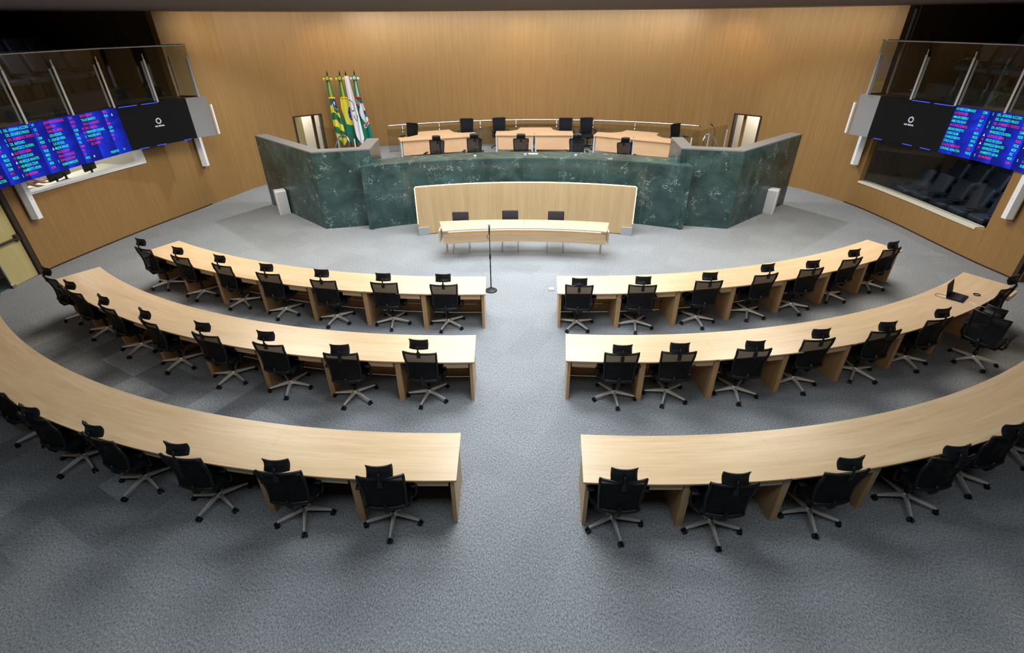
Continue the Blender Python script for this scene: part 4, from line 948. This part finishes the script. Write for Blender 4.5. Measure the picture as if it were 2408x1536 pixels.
CH = {'1L': [(-1.37, -10.24, 1, -108, .04), (-2.43, -10.17, -3, -85, .02), (-3.54, -10.08, -7, -105, .05), (-4.65, -9.8, -11, -98, .03), (-5.67, -9.44, -21, -118, .04), (-6.71, -9.05, -21, -88, .04), (-7.72, -8.63, -22, -62, .05)],
      '1R': [(1.04, -10.25, -4, -54, -.03), (2.14, -10.24, -2, -98, 0), (3.33, -10.07, 3, -84, 0), (4.4, -9.8, 15, -112, .04), (5.35, -9.55, 12, -85, .0), (6.32, -9.1, 19, -122, .03), (7.37, -8.61, 20, -108, -.01)],
      '2L': [(-1.4, -12.36, -5, -104, .05), (-2.53, -12.39, 0, -107, -.02), (-3.62, -12.16, -10, -82, .05), (-4.65, -11.92, -16, -108, .05), (-5.72, -11.55, -30, -103, .04), (-6.7, -11.1, -29, -96, .04), (-7.69, -10.56, -24, -102, .04), (-8.54, -10.01, -28, -69, .04)],
      '2R': [(1.42, -12.35, 0, -87, -.03), (2.22, -12.31, 0, -112, -.02), (3.29, -12.23, 2, -97, -.03), (4.3, -11.97, 8, -86, .01), (5.4, -11.73, 8, -128, -.01), (6.41, -11.38, 15, -88, .02), (7.55, -11.37, -57, -100, -.02), (8.28, -10.32, 26, -70, .06)],
      '3L': [(-1.45, -14.6, 4, -87, -.02), (-2.51, -14.55, 0, -72, .0), (-3.62, -14.36, -8, -107, .03), (-4.69, -14.09, -18, -106, .03), (-5.73, -13.75, -16, -110, -.01), (-6.67, -13.26, -18, -127, 0), (-7.62, -12.75, -28, -100, 0)],
      '3R': [(1.06, -14.61, -1, -81, -.02), (2.16, -14.65, 0, -90, -.02), (3.34, -14.48, 7, -100, .03), (4.58, -14.26, 6, -109, -.01), (5.44, -13.91, 12, -101, -.02), (6.45, -13.45, 22, -95, 0)]}
for k, L in CH.items():
    rn, sd = ROWN[k[0]], 'left' if k[1] == 'L' else 'right'
    for i, (x, y, rz, st, hr) in enumerate(L):
        lab = 'black mesh office chair, %s from the aisle at the %s curved desk on the %s' % (ORD[i], rn, sd)
        if k == '2R' and i == 6: lab = 'black mesh office chair pulled out and turned sideways near the laptop'
        if k == '2R' and i == 7: lab = 'black mesh office chair at the far right end, by the open drawer'
        chairA(x, y, 0, rz, st, lab, 'black mesh chairs at the curved desks', hr)
for i, (x, y) in enumerate(((-2.68, -2.42), (-1.52, -2.12), (-.03, -2.18), (1.74, -2.20), (3.14, -2.80))):
    chairA(x, y, ZS, 180 + (6 * (i - 2)), -80 + 30 * i, 'black mesh chair behind the marble counter, %s from the left' % ORD[i], 'black mesh chairs behind the marble counter', -.02)
protoB = tree_chair('chair', head=False, base='black_plastic', tall=.07, solid=1)
for i, (x, y, rz) in enumerate(((-3.98, .22, 155), (-2.05, 1.12, 178), (-.80, 1.30, 195), (1.60, 1.18, 178), (2.42, 1.22, 190), (5.42, -.10, 215))):
    t = protoB if i == 0 else copy_tree(protoB)
    t.location = (x, y, ZS); tag(t, 'black executive chair behind the dais desks, %s from the left' % ORD[i], 'chair', 'black executive chairs behind the dais desks'); spin(t, rz, 20 * i)
def visitor_chair():
    t = thing('visitor_chair', 'dark grey visitor chair', 'chair')
    mb = MB(); mb.rbox((0, .0, .45), (.44, .42, .06), .028, 3); mb.build('seat', 'grey_fabric', t)
    mb = MB(); mb.rbox((0, -.19, .735), (.40, .05, .40), .024, 4, Matrix.Rotation(R(5), 3, 'X')); mb.build('backrest', 'grey_fabric', t)
    for sx in (-1, 1):
        for sy in (-1, 1):
            mb = MB(); mb.tube([(sx * .19, sy * .15, .43), (sx * .20, sy * .17, 0)], .009, 6); mb.build('leg', 'steel', t)
        mb = MB(); mb.tube([(sx * .15, -.16, .43), (sx * .15, -.19, .56)], .01, 6); mb.build('back_bracket', 'steel', t)
    return t
protoC = visitor_chair()
for i, (x, y) in enumerate(((-1.49, -6.65), (-.28, -6.54), (.84, -6.60))):
    t = protoC if i == 0 else copy_tree(protoC)
    t.location = (x, y, 0); tag(t, 'dark grey chair behind the low clerk desk, %s from the left' % ORD[i], 'chair', 'dark grey chairs behind the clerk desk'); t.rotation_euler[2] = R(180 - 3 * (i - 1))
# ================================================================== SMALL THINGS
t = thing('microphone_stand', 'black round-based microphone stand standing in the open floor', 'microphone stand', (-.64, -8.83, 0))
mb = MB(); mb.lathe([(0, 0), (.125, 0), (.128, .012), (.11, .025), (.03, .035), (.018, .06), (0, .06)], (-.64, -8.83, 0), 28); mb.build('base', 'black_plastic', t)
mb = MB(); mb.cyl((-.64, -8.83, .05), (-.64, -8.83, .80), .0125); mb.cyl((-.64, -8.83, .80), (-.64, -8.83, 1.36), .009); mb.build('pole', 'black_plastic', t)
mb = MB(); mb.cyl((-.64, -8.83, .74), (-.64, -8.83, .84), .02); mb.cyl((-.64, -8.85, .79), (-.64, -8.875, .79), .012); mb.build('clutch', 'black_plastic', t)
mb = MB(); mb.cyl((-.64, -8.86, 1.30), (-.64, -8.82, 1.44), .014, .02); mb.build('microphone_body', 'black_plastic', t)
mb = MB(); mb.rbox((-.64, -8.812, 1.465), (.055, .055, .06), .027, 4); mb.build('microphone_head', 'light_grey_metal', t)
mb = MB(); mb.tube([(-.64, -8.86, 1.31), (-.68, -8.88, 1.26), (-.685, -8.86, 1.20), (-.655, -8.85, 1.18)], .005, 6); mb.build('cable', 'black_plastic', t)
mb = MB(); mb.rbox((.65, -8.79, .02), (.11, .09, .04), .008, 2); tag(mb.build('floor_box', 'white_paint', None, (.65, -8.79, 0)), 'small white box on the carpet by the right front desk', 'box')
# laptop with cables on the middle right desk
t = thing('laptop', 'open black laptop on the right end of the middle curved desk', 'laptop', (7.62, -10.50, .75)); t.rotation_euler[2] = R(40)
def loc0(mb, n_, m_, pa): o = mb.build(n_, m_, pa, (0, 0, 0)); o.location = (0, 0, 0); return o
mb = MB(); mb.rbox((0, 0, .010), (.35, .24, .018), .006, 2); kb = loc0(mb, 'keyboard_base', 'black_plastic', t)
mb = MB(); mb.box((0, -.01, .0195), (.30, .12, .001)); loc0(mb, 'keyboard', 'grey_fabric', t)
M = Matrix.Rotation(R(-14), 3, 'X'); mb = MB(); mb.rbox((0, .145, .135), (.35, .010, .235), .004, 2, M); loc0(mb, 'screen_lid', 'black_plastic', t)
mb = MB(); mb.box((0, .139, .135), (.32, .001, .20), M=M); loc0(mb, 'display', 'screen_black', t)
def cable(name, pts, r, m, lab):
    P3 = smooth3([Vector(p) for p in pts]); mb = MB(); mb.tube(P3, r, 6); tag(mb.build(name, m, None, pts[0]), lab, 'cable')
def smooth3(P):
    out = []
    for i in range(len(P) - 1):
        p0, p1, p2, p3 = [P[min(max(k, 0), len(P) - 1)] for k in (i - 1, i, i + 1, i + 2)]
        for k in range(8):
            s_ = k / 8; out.append(.5 * ((2 * p1) + (p2 - p0) * s_ + (2 * p0 - 5 * p1 + 4 * p2 - p3) * s_ ** 2 + (3 * p1 - p0 - 3 * p2 + p3) * s_ ** 3))
    return out + [P[-1]]
cable('power_cable', [(7.72, -10.66, .757), (7.74, -10.80, .756), (7.9, -10.88, .756), (8.02, -10.92, .756), (8.1, -11.0, .74), (8.08, -11.02, .66)], .004, 'white_paint', 'thin white cable running from the laptop over the desk edge')
cable('signal_cable', [(7.50, -10.44, .757), (7.38, -10.36, .756), (7.30, -10.42, .756), (7.36, -10.52, .756), (7.5, -10.62, .757)], .003, 'black_plastic', 'thin black cable looping behind the laptop on the desk')
mb = MB()
for k in range(3): mb.tube([(8.03 + (.045 + .004 * k) * cos(q * pi / 8), -10.40 + (.035 + .004 * k) * sin(q * pi / 8), .755 + .004 * k) for q in range(16)], .004, 6, True)
tag(mb.build('coiled_cable', 'black_plastic', None, (8.03, -10.40, .75)), 'small coil of black cable on the desk right of the laptop', 'cable')
